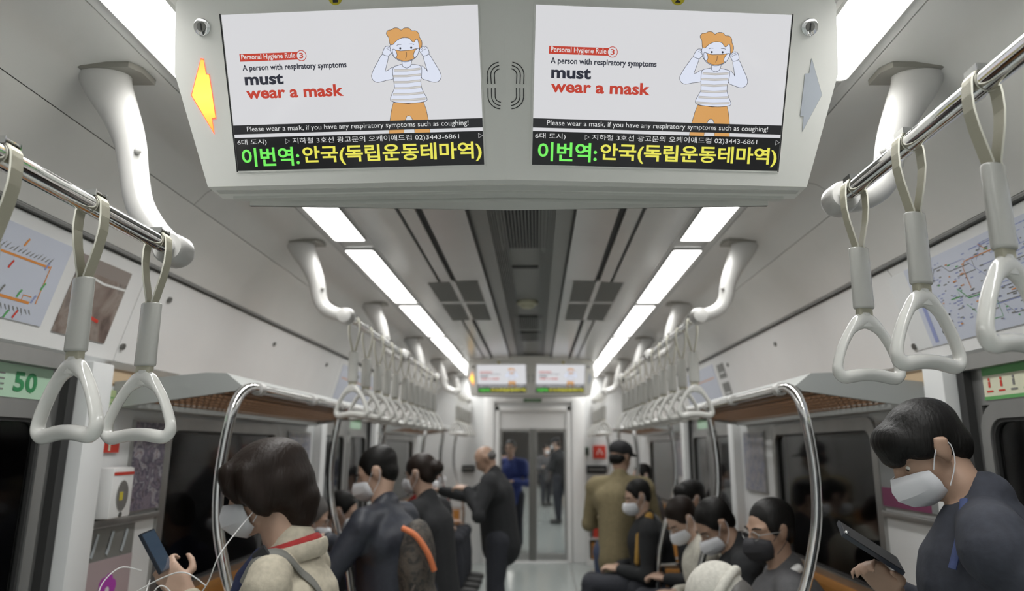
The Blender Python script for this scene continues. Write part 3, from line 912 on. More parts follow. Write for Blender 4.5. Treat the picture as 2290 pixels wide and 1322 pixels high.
def make_strap():
    """one strap at the origin: origin at the rail axis, hanging to z=-.49"""
    t = thing('hanging_strap', '', 'strap', (0, 0, 0))
    b = MB()
    w2 = .0125
    pts = []
    for i in range(9):
        a = math.pi * i / 8
        pts.append((.0215 * math.cos(a), .0215 * math.sin(a)))
    left = [(-.0235, -.02), (-.0235, -.045), (-.019, -.075), (-.012, -.105), (-.006, -.130), (-.005, -.160)]
    right = [(-x, z) for x, z in left]
    loop = right[::-1] + pts + left
    th = .0016
    k = len(loop)
    vs = []
    for i, (x, z) in enumerate(loop):
        a = Vector(loop[max(i - 1, 0)]); c = Vector(loop[min(i + 1, k - 1)])
        tt = (c - a).normalized(); nn = Vector((tt.y, -tt.x)) * th
        for s, yy in ((1, -w2), (1, w2), (-1, w2), (-1, -w2)):
            vs.append((x + nn.x * s, yy, z + nn.y * s))
    b.mt(M['band'])
    for i in range(k - 1):
        A = i * 4; B = A + 4
        for j in range(4):
            j2 = (j + 1) % 4
            b.mt(M['bandedge'] if j in (1, 3) else M['band'])
            b.add([vs[A + j], vs[A + j2], vs[B + j2], vs[B + j]], [(0, 1, 2, 3)])
    bo = b.build('strap_loop', None, t, angle=50)
    # collar round the rail and chrome buckle on top
    for yy in (-.017, .0145):
        MB().tube([(0, yy, 0), (0, yy + .0025, 0)], .0192, 20, ref=(0, 0, 1), cap=False).build('rail_collar', M['bandedge'], t)
    k_ = MB().box(-.012, .012, -.0155, .0155, .0235, .0265, .001)
    k_.box(-.013, .013, -.017, -.0148, .017, .0285).box(-.013, .013, .0148, .017, .017, .0285)
    k_.box(-.0135, -.0115, -.016, .016, .018, .029)
    k_.build('buckle', M['chrome'], t)
    # sleeve
    s = MB()
    zs = [-.134, -.1355, -.138, -.19, -.262, -.2655, -.267]
    rr = [(.0195, .0115), (.0215, .0135), (.0222, .0142), (.0225, .0145), (.0232, .015), (.0228, .0146), (.021, .0128)]
    s.tube([(0, 0, z) for z in zs], rr, 28, ref=(0, 1, 0))
    so = s.build('sleeve', M['sleeve'], t, angle=50)
    # webbing end below the sleeve
    lo = MB().box(-.0165, .0165, -.0065, .0065, -.286, -.26, .002)
    lo.build('lower_webbing', M['band'], t)
    # handle ring: rounded triangle
    h = MB()
    key = [(0, -.304, .0160, .0105), (.016, -.311, .0140, .0105), (.034, -.330, .0085, .0105), (.050, -.358, .0078, .0105), (.062, -.388, .0078, .0105), (.0685, -.412, .0085, .0105), (.067, -.428, .0105, .0112),
           (.056, -.437, .0120, .0122), (.040, -.435, .0120, .0128), (.02, -.4315, .0118, .013), (0, -.4305, .0118, .013)]
    full = key + [(-x, z, a, b_) for x, z, a, b_ in key[-2:0:-1]]
    P = [Vector((x * 1.06, 0, -.300 + (z + .300) * .90 + .012)) for x, z, a, b_ in full]; A = [(a, b_) for x, z, a, b_ in full]
    k = len(P); PP = []; AA = []
    for i in range(k):
        p0, p1, p2, p3 = P[i - 1], P[i], P[(i + 1) % k], P[(i + 2) % k]
        for j in range(3):
            s_ = j / 3
            PP.append(.5 * ((2 * p1) + (p2 - p0) * s_ + (2 * p0 - 5 * p1 + 4 * p2 - p3) * s_ ** 2 + (3 * p1 - p0 - 3 * p2 + p3) * s_ ** 3))
            a0, a1 = A[i], A[(i + 1) % k]
            AA.append(((a0[0] * (1 - s_) + a1[0] * s_) * 1.12, (a0[1] * (1 - s_) + a1[1] * s_) * 1.12))
    # super-ellipse-ish section via tube
    h.tube(PP, AA, 16, closed=True, ref=(0, 1, 0))
    h.build('handle', M['handle'], t, angle=70)
    hn = MB()
    hn.tube([(0, 0, -.276), (0, 0, -.284), (0, 0, -.296), (0, 0, -.306)], [(.0125, .0085), (.0155, .0105), (.0225, .0112), (.026, .0105)], 20, ref=(0, 1, 0))
    hn.build('handle_neck', M['handle'], t, angle=70)
    return t


proto = make_strap()
used = [False]


def strap(x, y, z, rot, label, group):
    if not used[0]:
        o = proto; used[0] = True
    else:
        o = copy_tree(proto)
    o.location = (x, y, z)
    o.rotation_euler = (R(random.uniform(-1, 1)), R(random.uniform(-1.2, 1.2)), 0)
    o['label'] = label
    o['group'] = group
    for c in o.children:
        n = c.name.split('.')[0]
        if n in ('handle', 'handle_neck', 'sleeve', 'lower_webbing'):
            c.rotation_euler = (0, 0, R(rot))
    return o


for sname, sg in SIDES:
    # near rail
    zr = 1.79 if sg < 0 else 1.911
    rail = thing('grab_rail', f'{"lower " if sg<0 else ""}chrome overhead grab rail in the foreground at the {sname} with curved white post', 'rail', (sg * .752, 1.5, zr), 'overhead grab rails')
    MB().tube([(sg * .752, -1.2, zr), (sg * .752, 1.49, zr)], .0178, 24, ref=(0, 0, 1)).build('bar', M['chrome'], rail)
    post(rail, sg, 1.50, zr, True, 0)
    post(rail, sg, .1, zr, False)
    ys = [1.43, 1.205, .985, .76]
    for k, y in enumerate(ys):
        lab = {0: f'farthest', 1: f'second farthest', 2: f'third farthest', 3: 'nearest, cut off by the picture edge'}[k]
        if k == 3: continue
        strap(sg * .752, y, zr, -(22 if k == 1 else (10 if k == 0 else 28)) if sg < 0 else (20 if k == 1 else (12 if k == 0 else 26)), f'sharp foreground grey strap with triangular handle, {lab} on the {sname} near rail', f'foreground straps on the {sname} rail')
    # long middle rail
    z2 = 1.905
    rail = thing('grab_rail', f'long chrome overhead grab rail halfway down the car on the {sname}', 'rail', (sg * .752, 2.9, z2), 'overhead grab rails')
    MB().tube([(sg * .752, 2.92, z2), (sg * .752, 5.72, z2)], .0175, 16, ref=(0, 0, 1)).build('bar', M['chrome'], rail)
    post(rail, sg, 2.90, z2, True, 1)
    post(rail, sg, 4.22, z2, True, 0)
    post(rail, sg, 5.60, z2, True, 0)
    for k in range(11):
        y = 3.05 + .245 * k
        strap(sg * .752, y, z2, random.uniform(-14, 14), f'grey hanging strap, {ORD[k]} from the near end of the {sname} middle rail', f'straps on the {sname} middle rail')
    rail = thing('grab_rail', f'short far chrome overhead grab rail beside the end door on the {sname}', 'rail', (sg * .752, 7.05, z2), 'overhead grab rails')
    MB().tube([(sg * .752, 7.05, z2), (sg * .752, 8.8, z2)], .0175, 16, ref=(0, 0, 1)).build('bar', M['chrome'], rail)
    post(rail, sg, 7.02, z2, True, 1)
    post(rail, sg, 8.35, z2, True, 0)
    for k in range(6):
        y = 7.18 + .25 * k
        strap(sg * .752, y, z2, random.uniform(-14, 14), f'small far grey strap, {ORD[k]} from the near end of the {sname} far rail', f'straps on the {sname} far rail')


# ------------------------------------------------------------------ racks, poles, benches
def spath(pts, k=4):
    P = [Vector(p) for p in pts]; out = []
    for i in range(len(P) - 1):
        p0 = P[max(i - 1, 0)]; p1 = P[i]; p2 = P[i + 1]; p3 = P[min(i + 2, len(P) - 1)]
        for j in range(k):
            s = j / k
            out.append(.5 * ((2 * p1) + (p2 - p0) * s + (2 * p0 - 5 * p1 + 4 * p2 - p3) * s ** 2 + (3 * p1 - p0 - 3 * p2 + p3) * s ** 3))
    out.append(P[-1])
    return out


for sname, sg in SIDES:
    for bi, (a, b) in enumerate(((2.24, 4.47), (6.15, 8.5))):
        where = ('near' if bi == 0 else 'far')
        rk = thing('luggage_rack', f'grey overhead luggage rack with bronze mesh over the {where} bench on the {sname}', 'rack', (sg * 1.36, (a + b) / 2, 1.52), 'luggage racks')
        pr = [(1.36, 1.486), (1.36, 1.575), (1.05, 1.606), (.985, 1.604), (.93, 1.562), (.95, 1.545)]
        for y0 in (a + .10, b - .12):
            MB().prism([(sg * x, z) for x, z in pr], (0, 0, 0), X3, Z3, Y3, y0, y0 + .02).build('end_bracket', M['rackgrey'], rk)
        MB().box(sg * 1.29, sg * 1.355, a + .12, b - .12, 1.488, 1.53, .004).build('back_rail', M['rackgrey'], rk)
        MB().prism([(sg * .93, 1.562), (sg * .985, 1.603), (sg * 1.0, 1.60), (sg * .955, 1.550)], (0, 0, 0), X3, Z3, Y3, a + .1205, b - .1205).build('front_edge', M['rackgrey'], rk)
        ms = MB()
        ny = int((b - a) / .05)
        for i in range(ny):
            y = a + .13 + (b - a - .26) * i / (ny - 1)
            ms.obox((sg * 1.13, y, 1.536), (sg * .17, 0, -.016), (0, .008, 0), (0, 0, .003))
        for i in range(8):
            x = .98 + i * .045
            ms.box(sg * (x - .007), sg * (x + .007), a + .12, b - .12, 1.5405 - (x - .97) * .094, 1.5465 - (x - .97) * .094)
        tag(ms.build('mesh_floor', M['mesh'], rk), kind='stuff')
        # poles
        ps = [a, a + 1.2, b]
        for pi, y in enumerate(ps):
            pd = 1 if pi < 2 else -1
            pl = thing('grab_pole', f'curved chrome grab pole rising to the {where} {sname} rack, {["nearest", "middle", "farthest"][pi]} of three', 'pole', (sg * .80, y, 0), 'curved poles at the benches')
            pts = [(.80, 0, 0), (.80, 0, .40), (.80, 0, .66), (.835, 0, .84), (.885, 0, .98), (.922, 0, 1.12), (.932, 0, 1.25), (.925, 0, 1.38), (.912, 0, 1.47)]
            pts += [(.905, .03 * pd, 1.525), (.90, .09 * pd, 1.553), (.90, .17 * pd, 1.555)] if pi != 1 else [(.91, 0, 1.52), (.905, 0, 1.545)]
            MB().tube(spath([(sg * x, y + dy, z) for x, dy, z in pts]), .0165, 14, ref=(.3, .8, .1)).build('tube', M['chrome'], pl)
            MB().tube([(sg * .8, y, 0), (sg * .8, y, .012)], .035, 20).build('floor_flange', M['steel'], pl)
            if pi != 1:
                MB().tube([(sg * .80, y, .655), (sg * 1.0, y, .662), (sg * 1.355, y, .662)], .013, 12, ref=(0, 0, 1)).build('arm_bar', M['chrome'], pl)
                MB().tube([(sg * .80, y, .45), (sg * 1.355, y, .45)], .011, 12, ref=(0, 0, 1)).build('arm_bar', M['chrome'], pl)
        fb = thing('rack_bar', f'polished chrome bar along the front of the {where} {sname} rack', 'bar', (sg * .90, (a + b) / 2, 1.555), 'chrome rack bars')
        MB().tube([(sg * .90, a + .16, 1.555), (sg * .90, b - .16, 1.555)], .0165, 14, ref=(0, 0, 1)).build('tube', M['chrome'], fb)
        for y in (a + .17, a + .75, a + 1.2, b - .17):
            MB().tube([(sg * .90, y - .02, 1.555), (sg * .90, y + .02, 1.555)], .022, 14, ref=(0, 0, 1)).build('clamp', M['post'], fb)
        # bench
        be = thing('bench_seat', f'long orange bench below the {where} {sname} window', 'bench', (sg * 1.1, (a + b) / 2, 0), 'orange benches')
        MB().box(sg * .88, sg * 1.345, a + .03, b - .03, .37, .44, .02).build('seat', M['orange'], be)
        MB().box(sg * 1.265, sg * 1.355, a + .03, b - .03, .45, .80, .02).build('backrest', M['orange'], be)
        MB().box(sg * 1.0, sg * 1.35, a + .06, b - .06, 0, .37).build('heater_box', M['rackgrey'], be)
        for y in ((b - .024,) if bi == 0 else (a + .012, b - .024)):
            MB().box(sg * .84, sg * 1.35, y, y + .014, .10, .64, .005).build('end_board', M['orange'], be)

# ------------------------------------------------------------------ signs, posters, equipment on the walls


def wallplane(sg):
    """frame of the leaning upper panel: origin at its foot, u along +Y for left (reading), v up, n inward"""
    o = Vector((sg * 1.335, 0, 1.655)); v = Vector((sg * (1.262 - 1.335), 0, 1.93 - 1.655)).normalized()
    u = Vector((0, 1, 0)) if sg < 0 else Vector((0, -1, 0))
    n = u.cross(v)
    if n.x * sg > 0: n = -n
    return o, u, v, n


# left line map
o, u, v, n = wallplane(-1)
lm = thing('line_map', 'white subway line map with an orange line on the left upper panel', 'map', (-1.30, 1.4, 1.78))
MB().prism([(.75, .035), (1.905, .035), (1.905, .272), (.75, .272)], o, u, v, n, 0, .003).build('sheet', M['mapwhite'], lm)
lines = MB().mt(M['orangeline'])
stroke(lines, [(.7, .195), (1.85, .195)], .0060, o, u, v, n, .0036)
stroke(lines, [(1.853, .200), (1.853, .090)], .0035, o, u, v, n, .0037)
stroke(lines, [(.7, .088), (1.83, .088)], .0075, o, u, v, n, .0036)
stroke(lines, [(1.80, .088), (1.80, .105), (1.83, .105)], .003, o, u, v, n, .0036)
lines.build('route_line', None, lm, True)
tk = MB().mt(M['greyprint'])
rr = random.Random(3)
yy = .78
while yy < 1.85:
    for base, sgn in ((.205, 1), (.070, -1)):
        l = rr.uniform(.010, .020)
        stroke(tk, [(yy, base), (yy + .008, base + sgn * l * .7)], .0016, o, u, v, n, .0036)
        stroke(tk, [(yy + .003, base), (yy + .013, base + sgn * l)], .0012, o, u, v, n, .0036)
    yy += .0145
tag(tk.build('station_names', None, lm, True), kind='stuff')
for (a_, z_, m_) in ((1.70, .10, 'greenprint'), (1.725, .105, 'greyprint'), (1.785, .105, 'greenprint'), (1.855, .14, 'greenprint'), (1.84, .195, 'blueprint'), (1.74, .235, 'orangeline'), (1.60, .235, 'greenprint'), (1.72, .17, 'red'), (1.84, .10, 'blueprint'), (1.70, .045, 'greenprint'), (1.77, .045, 'greenprint'), (1.80, .05, 'red')):
    stroke(mb := MB().mt(M[m_]), [(a_ - .005, z_ - .010), (a_, z_ + .004), (a_ + .004, z_ + .012)], .006, o, u, v, n, .004)
    mb.build('map_mark', None, lm, True)

pf = thing('photo_poster', 'brown and grey photo poster beside the line map on the left upper panel', 'poster', (-1.30, 2.07, 1.78))
MB().prism([(1.955, .030), (2.20, .030), (2.20, .268), (1.955, .268)], o, u, v, n, 0, .003).build('sheet', print_mat('poster_brown', [(.10, .07, .06), (.20, .15, .13), (.30, .25, .22), (.12, .10, .10)], 9), pf)
mb = MB().mt(mat('poster_grey_brown', (.27, .23, .21), .3)).flat([(1.955, .225), (2.20, .225), (2.20, .268), (1.955, .268)], o, u, v, n, .0034)
mb.build('top_band', None, pf, True)
mb = MB().mt(M['white']); stroke(mb, [(1.955, .222), (2.02, .212), (2.09, .205), (2.2, .21)], .007, o, u, v, n, .0038); mb.build('light_streak', None, pf, True)
mb = MB().mt(M['red']); stroke(mb, [(2.04, .105), (2.13, .09)], .010, o, u, v, n, .0038); mb.build('red_mark', None, pf, True)

# right network map
o, u, v, n = wallplane(1)
rm = thing('network_map', 'large pale network map with many thin lines on the right upper panel', 'map', (1.30, 1.6, 1.78))
MB().prism([(-2.20, .02), (-.6, .02), (-.6, .278), (-2.20, .278)], o, u, v, n, 0, .003).build('sheet', M['mapwhite'], rm)
MB().mt(M['blueprint']).flat([(-2.175, .03), (-2.155, .03), (-2.155, .27), (-2.175, .27)], o, u, v, n, .0036).build('edge_band', None, rm, True)
MB().mt(M['wall']).flat([(-2.31, .02), (-2.20, .02), (-2.20, .278), (-2.31, .278)], o, u, v, n, .002).build('side_note', None, rm, True)
rr = random.Random(5)
for ci, cname in enumerate(('blueprint', 'greyprint', 'greenprint', 'orangeline')):
    ln = MB().mt(M[cname])
    for k in range((26, 22, 5, 4)[ci]):
        x0 = rr.uniform(-2.08, -.9); y0 = rr.uniform(.05, .26)
        pts = [(x0, y0)]
        for q in range(rr.randint(3, 6)):
            ang = rr.choice((0, 0, 0, 45, -45, 90)) * math.pi / 180
            l = rr.uniform(.02, .09)
            nx, ny = pts[-1][0] + l * math.cos(ang), pts[-1][1] + l * math.sin(ang)
            if .03 < ny < .27 and nx < -.62: pts.append((nx, ny))
        if len(pts) > 1: stroke(ln, pts, rr.choice((.0016, .0022, .003)), o, u, v, n, .0036 + ci * .0002)
        for q in range(8):
            sx, sy = rr.uniform(-2.08, -.9), rr.uniform(.04, .26)
            stroke(ln, [(sx, sy), (sx + rr.uniform(.006, .018), sy)], .003, o, u, v, n, .0037 + ci * .0002)
    tag(ln.build('route_lines', None, rm, True), kind='stuff')
for q in range(3):
    mb = MB().mt(M['black']); mb.flat([(-2.115 + .006 * math.cos(a_), .055 + .022 * q + .006 * math.sin(a_)) for a_ in [k * .7 for k in range(9)]], o, u, v, n, .004)
    stroke(mb, [(-2.10, .055 + .022 * q), (-2.05, .057 + .022 * q)], .005, o, u, v, n, .004)
    mb.build('legend_entry', None, rm, True)

for sg in (-1, 1):
    o, u, v, n = wallplane(sg)
    for (yy, z_) in ((2.30, .035), (2.46, .235), (3.50, .225), (4.40, .225), (5.2, .225)):
        c = o + Vector((0, yy, 0)) + v * z_
        lt = MB().tube([c, c + n * .007], .011, 14, ref=(0, 1, 0)).build('panel_latch', M['darksteel'], walls[sg])
    s2 = 'left' if sg < 0 else 'right'
    yy = 5.0
    p2 = thing('route_strip', f'pale blue route strip on the far {s2} upper panel', 'map', (sg * 1.3, yy + .5, 1.78), 'far route strips')
    s0 = 1 if sg < 0 else -1
    MB().prism(sorted([(s0 * 4.75, .03), (s0 * 5.75, .03)]) + sorted([(s0 * 5.75, .27), (s0 * 4.75, .27)], reverse=True), o, u, v, n, 0, .003).build('sheet', M['mapwhite'], p2)
    mb = MB().mt(M['orangeline']); stroke(mb, [(s0 * 4.8, .18), (s0 * 5.7, .18)], .006, o, u, v, n, .0036); mb.build('route_line', None, p2, True)
# small grey notices on the far right panel
o, u, v, n = wallplane(1)
for (z0, z1, lab) in ((.155, .25, 'upper small grey notice on the right upper panel'), (.02, .125, 'lower small dark notice on the right upper panel')):
    t = thing('wall_notice', lab, 'notice', (1.30, 4.6, 1.7 + z0), 'small notices on the right panel')
    MB().prism([(-4.66, z0), (-4.50, z0), (-4.50, z1), (-4.66, z1)], o, u, v, n, 0, .003).build('sheet', M['greyprint'], t)
    MB().prism([(-4.64, z0 + .03), (-4.52, z0 + .03), (-4.52, z0 + .04), (-4.64, z0 + .04)], o, u, v, n, .003, .0035).build('printed_line', M['wall'], t)

# door stickers: left pale green with 50, right green banner with pictograms
XD = -1.366
t = thing('door_sticker', 'pale green sticker with green number above the left door window', 'sticker', (XD, 1.95, 1.53))
MB().box(-1.3745, -1.3725, 1.76, 2.055, 1.493, 1.583).build('sheet', M['palegreen'], t)
lettering('50', mat('sticker_digit_green', (.03, .22, .08), .5), (-1.372, 1.76, 1.493), Y3, Z3, X3, .0006, .145, .235, .016, .072, .03, t)
mb = MB().mt(M['greyprint'])
for q in range(4):
    stroke(mb, [(.02, .02 + .014 * q), (.11, .02 + .014 * q)], .004, (-1.372, 1.76, 1.493), Y3, Z3, X3, .0006)
mb.build('small_print', None, t, True)
t = thing('door_sticker', 'cream sticker with green banner and red pictograms above the right door window', 'sticker', (1.366, 1.95, 1.53))
MB().box(1.3725, 1.3745, 1.70, 2.045, 1.493, 1.588).build('sheet', M['cream'], t)
O2 = Vector((1.372, 2.045, 1.493)); U2 = -Y3
MB().mt(M['greensign']).flat([(0, .070), (.345, .070), (.345, .095), (0, .095)], O2, U2, Z3, -X3, .0006).build('green_banner', None, t, True)
MB().mt(M['greensign']).flat([(0, 0), (.345, 0), (.345, .010), (0, .010)], O2, U2, Z3, -X3, .0006).build('green_foot', None, t, True)
for q, mm in enumerate(('red', 'red', 'greyprint', 'greenprint', 'red', 'greyprint')):
    mb = MB().mt(M[mm]); x_ = .028 + .052 * q
    stroke(mb, [(x_, .035), (x_, .052)], .009, O2, U2, Z3, -X3, .0006)
    mb.flat([(x_ + .005 * math.cos(a_ * .8), .058 + .005 * math.sin(a_ * .8)) for a_ in range(8)], O2, U2, Z3, -X3, .0006)
    stroke(mb, [(x_ - .014, .024), (x_ + .014, .024)], .005, O2, U2, Z3, -X3, .0006)
    mb.build('pictogram', None, t, True)

# left wall between pillar and window
XL = -XW
t = thing('magazine_poster', 'dark poster crowded with small pictures between left door and window', 'poster', (XL, 2.58, 1.3))
MB().box(XL, XL + .010, 2.475, 2.695, 1.135, 1.455).build('frame', M['steel'], t)
MB().box(XL + .010, XL + .012, 2.483, 2.688, 1.142, 1.448).build('print', print_mat('poster_collage', [(.07, .06, .07), (.26, .22, .27), (.09, .08, .12), (.42, .40, .44), (.16, .10, .10)], 22, distort=1), t)
t = thing('notice_strip', 'pale green vertical notice on the pillar beside the left door', 'notice', (-1.31, 2.3, 1.48))
MB().box(-1.352, -1.349, 2.262, 2.345, 1.40, 1.545).build('sheet', mat('notice_green', (.45, .55, .28), .5), t)
mb = MB().mt(M['greensign'])
for q in range(6): stroke(mb, [(2.275, 1.42 + .02 * q), (2.33, 1.42 + .02 * q)], .004, (-1.3485, 0, 0), Y3, Z3, X3, 0)
mb.build('small_print', None, t, True)
t = thing('alarm_label', 'red square label with white pictogram above the intercom box', 'label', (-1.352, 2.31, 1.36))
MB().box(-1.358, -1.352, 2.29, 2.40, 1.342, 1.385).build('plate', M['red'], t)
MB().box(-1.352, -1.3515, 2.340, 2.350, 1.348, 1.378).build('pictogram', M['cream'], t)
t = thing('intercom_box', 'white emergency intercom box with oval opening and red stripe beside left door', 'intercom', (-1.34, 2.38, 1.2))
MB().box(-1.358, -1.30, 2.30, 2.42, 1.135, 1.295, .008).build('housing', M['shell'], t)
OI = Vector((-1.2995, 2.36, 1.205))
mb = MB().mt(M['steel']); mb.prism([(.032 * math.cos(a_ * .2618), .048 * math.sin(a_ * .2618)) for a_ in range(24)], OI, Y3, Z3, X3, -.001, .002); mb.build('speaker_opening', None, t)
mb = MB().mt(mat('yellow_mark', (.6, .5, .05), .5)); mb.flat([(-.018, -.015), (.002, -.015), (.002, .012), (-.018, .012)], OI, Y3, Z3, X3, .0025); mb.build('yellow_button', None, t, True)
MB().box(-1.300, -1.2985, 2.305, 2.415, 1.270, 1.280).build('red_stripe', M['red'], t)
MB().tube([(-1.301, 2.36, 1.145), (-1.297, 2.36, 1.145)], .008, 14, ref=(0, 0, 1)).build('lock', M['darksteel'], t)
for sname, sg in SIDES:
    t = thing('poster_rail', f'grey rail under the posters beside the near {sname} window', 'rail', (sg * XW, 2.5, 1.12), 'poster rails')
    MB().box(sg * (XW - .02), sg * XW, 2.26, 2.69, 1.108, 1.130, .004).build('bar', M['steel'], t)
    MB().box(sg * (XW - .012), sg * XW, 2.255, 2.262, 1.100, 1.138).build('end_cap', M['rackgrey'], t)
t = thing('bird_poster', 'dark grey poster with three pale bird shapes above a pink panel', 'poster', (XL, 2.42, 1.0))
MB().box(XL, XL + .004, 2.27, 2.56, .78, 1.10).build('sheet', M['greyprint'], t)
MB().box(XL + .004, XL + .006, 2.31, 2.56, .78, 1.00).build('pink_panel', mat('pink_grey_print', (.42, .34, .35), .5), t)
OB = Vector((XL + .007, 0, 0))
for q in range(3):
    mb = MB().mt(mat('pale_blue_print', (.45, .50, .53), .5))
    y_ = 2.335 + .082 * q
    stroke(mb, [(y_ - .012, 1.015), (y_ - .002, 1.035), (y_ + .004, 1.055), (y_ + .014, 1.085)], .014, OB, Y3, Z3, X3, 0)
    mb.build('bird_shape', None, t, True)
mb = MB().mt(M['magenta'])
cx_, cz_ = 2.43, .90
for a_ in range(6):
    an = a_ * math.pi / 3 + .3
    mb.flat([(cx_ + .03 * math.cos(an) + .024 * math.cos(b_ * .7), cz_ + .03 * math.sin(an) + .024 * math.sin(b_ * .7)) for b_ in range(9)], OB, Y3, Z3, X3, .0002 * a_)
mb.build('flower_emblem', None, t, True)
mb = MB().mt(M['white']); mb.flat([(cx_ + .012 * math.cos(b_ * .7), cz_ + .012 * math.sin(b_ * .7)) for b_ in range(9)], OB, Y3, Z3, X3, .0018); mb.build('flower_centre', None, t, True)

# right wall posters
t = thing('advert_poster', 'grey poster with maroon lower band behind the standing man', 'poster', (XW, 2.5, 1.3))
MB().box(XW - .008, XW, 2.275, 2.69, 1.14, 1.455).build('frame', M['steel'], t)
MB().box(XW - .010, XW - .008, 2.285, 2.682, 1.148, 1.448).build('print', mat('poster_grey', (.24, .25, .25), .3), t)
MB().box(XW - .012, XW - .010, 2.36, 2.682, 1.148, 1.215).build('maroon_band', M['maroon'], t)
# far bay posters
for sname, sg in SIDES:
    for (a, b, nm, place) in ((4.02, 4.42, 'poster_collage', 'beyond the near window'), (6.2, 6.52, 'poster_collage_two', 'before the far window')):
        t = thing('wall_poster', f'blurred picture poster {place} on the {sname} wall', 'poster', (sg * XW, (a + b) / 2, 1.3), 'blurred wall posters')
        MB().box(sg * (XW - .01), sg * XW, a, b, 1.10, 1.45).build('frame', M['steel'], t)
        MB().box(sg * (XW - .013), sg * (XW - .01), a + .01, b - .01, 1.11, 1.44).build('print', print_mat('poster_faded', [(.20, .20, .24), (.36, .34, .34), (.16, .18, .26), (.45, .40, .40)], 10, distort=2), t)
    t = thing('door_sticker', f'small green sticker above the far {sname} door window', 'sticker', (sg * 1.37, 5.5, 1.53), 'far door stickers')
    MB().box(sg * 1.3725, sg * 1.3745, 5.42, 5.75, 1.50, 1.575).build('sheet', M['palegreen'], t)
    MB().box(sg * 1.3720, sg * 1.3725, 5.44, 5.73, 1.555, 1.57).build('green_band', M['greensign'], t)

# equipment on the end wall
ZE = Y_END


def plate(name, lab, cat, x0, x1, z0, z1, m_, dep=.02, group=None):
    t = thing(name, lab, cat, ((x0 + x1) / 2, ZE, (z0 + z1) / 2), group)
    MB().box(x0, x1, ZE - dep, ZE, z0, z1, min(.004, dep / 4)).build('plate', m_, t)
    return t


t = plate('extinguisher_sign', 'upper red sign with white pictogram right of the end door', 'sign', .76, .92, 1.22, 1.38, M['red'])
mb = MB().mt(M['white']); stroke(mb, [(.81, 1.27), (.84, 1.34), (.88, 1.27)], .014, (0, ZE - .022, 0), X3, Z3, Y3, 0); mb.build('pictogram', None, t, True)
t = plate('hose_sign', 'lower red sign with white pictogram right of the end door', 'sign', .69, .80, .66, .82, M['red'])
mb = MB().mt(M['white']); stroke(mb, [(.72, .70), (.745, .78), (.77, .70)], .012, (0, ZE - .022, 0), X3, Z3, Y3, 0); mb.build('pictogram', None, t, True)
t = plate('switch_box', 'black control box on the wall right of the end door', 'box', .68, .93, 1.04, 1.14, M['black'], .06)
MB().box(.70, .90, ZE - .064, ZE - .06, 1.08, 1.10).build('label_strip', M['greyprint'], t)
t = plate('switch_box', 'black control box on the wall left of the end door', 'box', -.86, -.70, 1.06, 1.14, M['black'], .06)
MB().box(-.84, -.72, ZE - .064, ZE - .06, 1.09, 1.11).build('label_strip', M['greyprint'], t)
t = plate('sound_sensor', 'small dark green device beside the upper red sign', 'device', .66, .71, 1.26, 1.36, mat('device_green', (.10, .14, .10), .5), .03)
MB().box(.67, .70, ZE - .034, ZE - .03, 1.28, 1.34).build('screen', M['black'], t)
t = thing('equipment_cabinet', 'white wall cabinet with open niche right of the end door', 'cabinet', (.80, ZE, 0))
MB().ring([(.66, 0), (.96, 0), (.96, .62), (.66, .62)], [(.69, .05), (.90, .05), (.90, .56), (.69, .56)], (0, 0, 0), X3, Z3, Y3, ZE - .14, ZE - .01).build('body', M['shell'], t)
MB().box(.69, .90, ZE - .02, ZE - .01, .05, .56).build('back', M['rackgrey'], t)
MB().box(.69, .90, ZE - .13, ZE - .02, .28, .295).build('shelf', M['shell'], t)
t = thing('fire_extinguisher', 'red fire extinguisher in the white cabinet niche', 'extinguisher', (.78, ZE - .08, .30))
MB().tube([(.78, ZE - .08, .296), (.78, ZE - .08, .30), (.78, ZE - .08, .44), (.78, ZE - .08, .47), (.78, ZE - .08, .485)], [.035, .04, .04, .03, .014], 18).build('cylinder', M['red'], t)
MB().tube([(.78, ZE - .08, .485), (.78, ZE - .08, .51)], .010, 12).build('valve', M['black'], t)
t = thing('orange_box', 'orange box on the bottom shelf of the white cabinet', 'box', (.79, ZE - .08, .05))
MB().box(.72, .87, ZE - .12, ZE - .03, .05, .22, .006).build('body', M['orange'], t)
MB().box(.71, .88, ZE - .125, ZE - .025, .22, .235, .003).build('lid', M['orange'], t)

# ------------------------------------------------------------------ people


def ik(S, W, L1, L2, hint):
    S = Vector(S); W = Vector(W)
    d = W - S
    D = d.length
    if D > (L1 + L2) * .995:
        W = S + d.normalized() * (L1 + L2) * .995
        d = W - S; D = d.length
    a = (L1 * L1 - L2 * L2 + D * D) / (2 * D)
    h = math.sqrt(max(L1 * L1 - a * a, 0))
    dn = d.normalized()
    hv = Vector(hint) - dn * Vector(hint).dot(dn)
    hv.normalize()
    return S + dn * a + hv * h, W


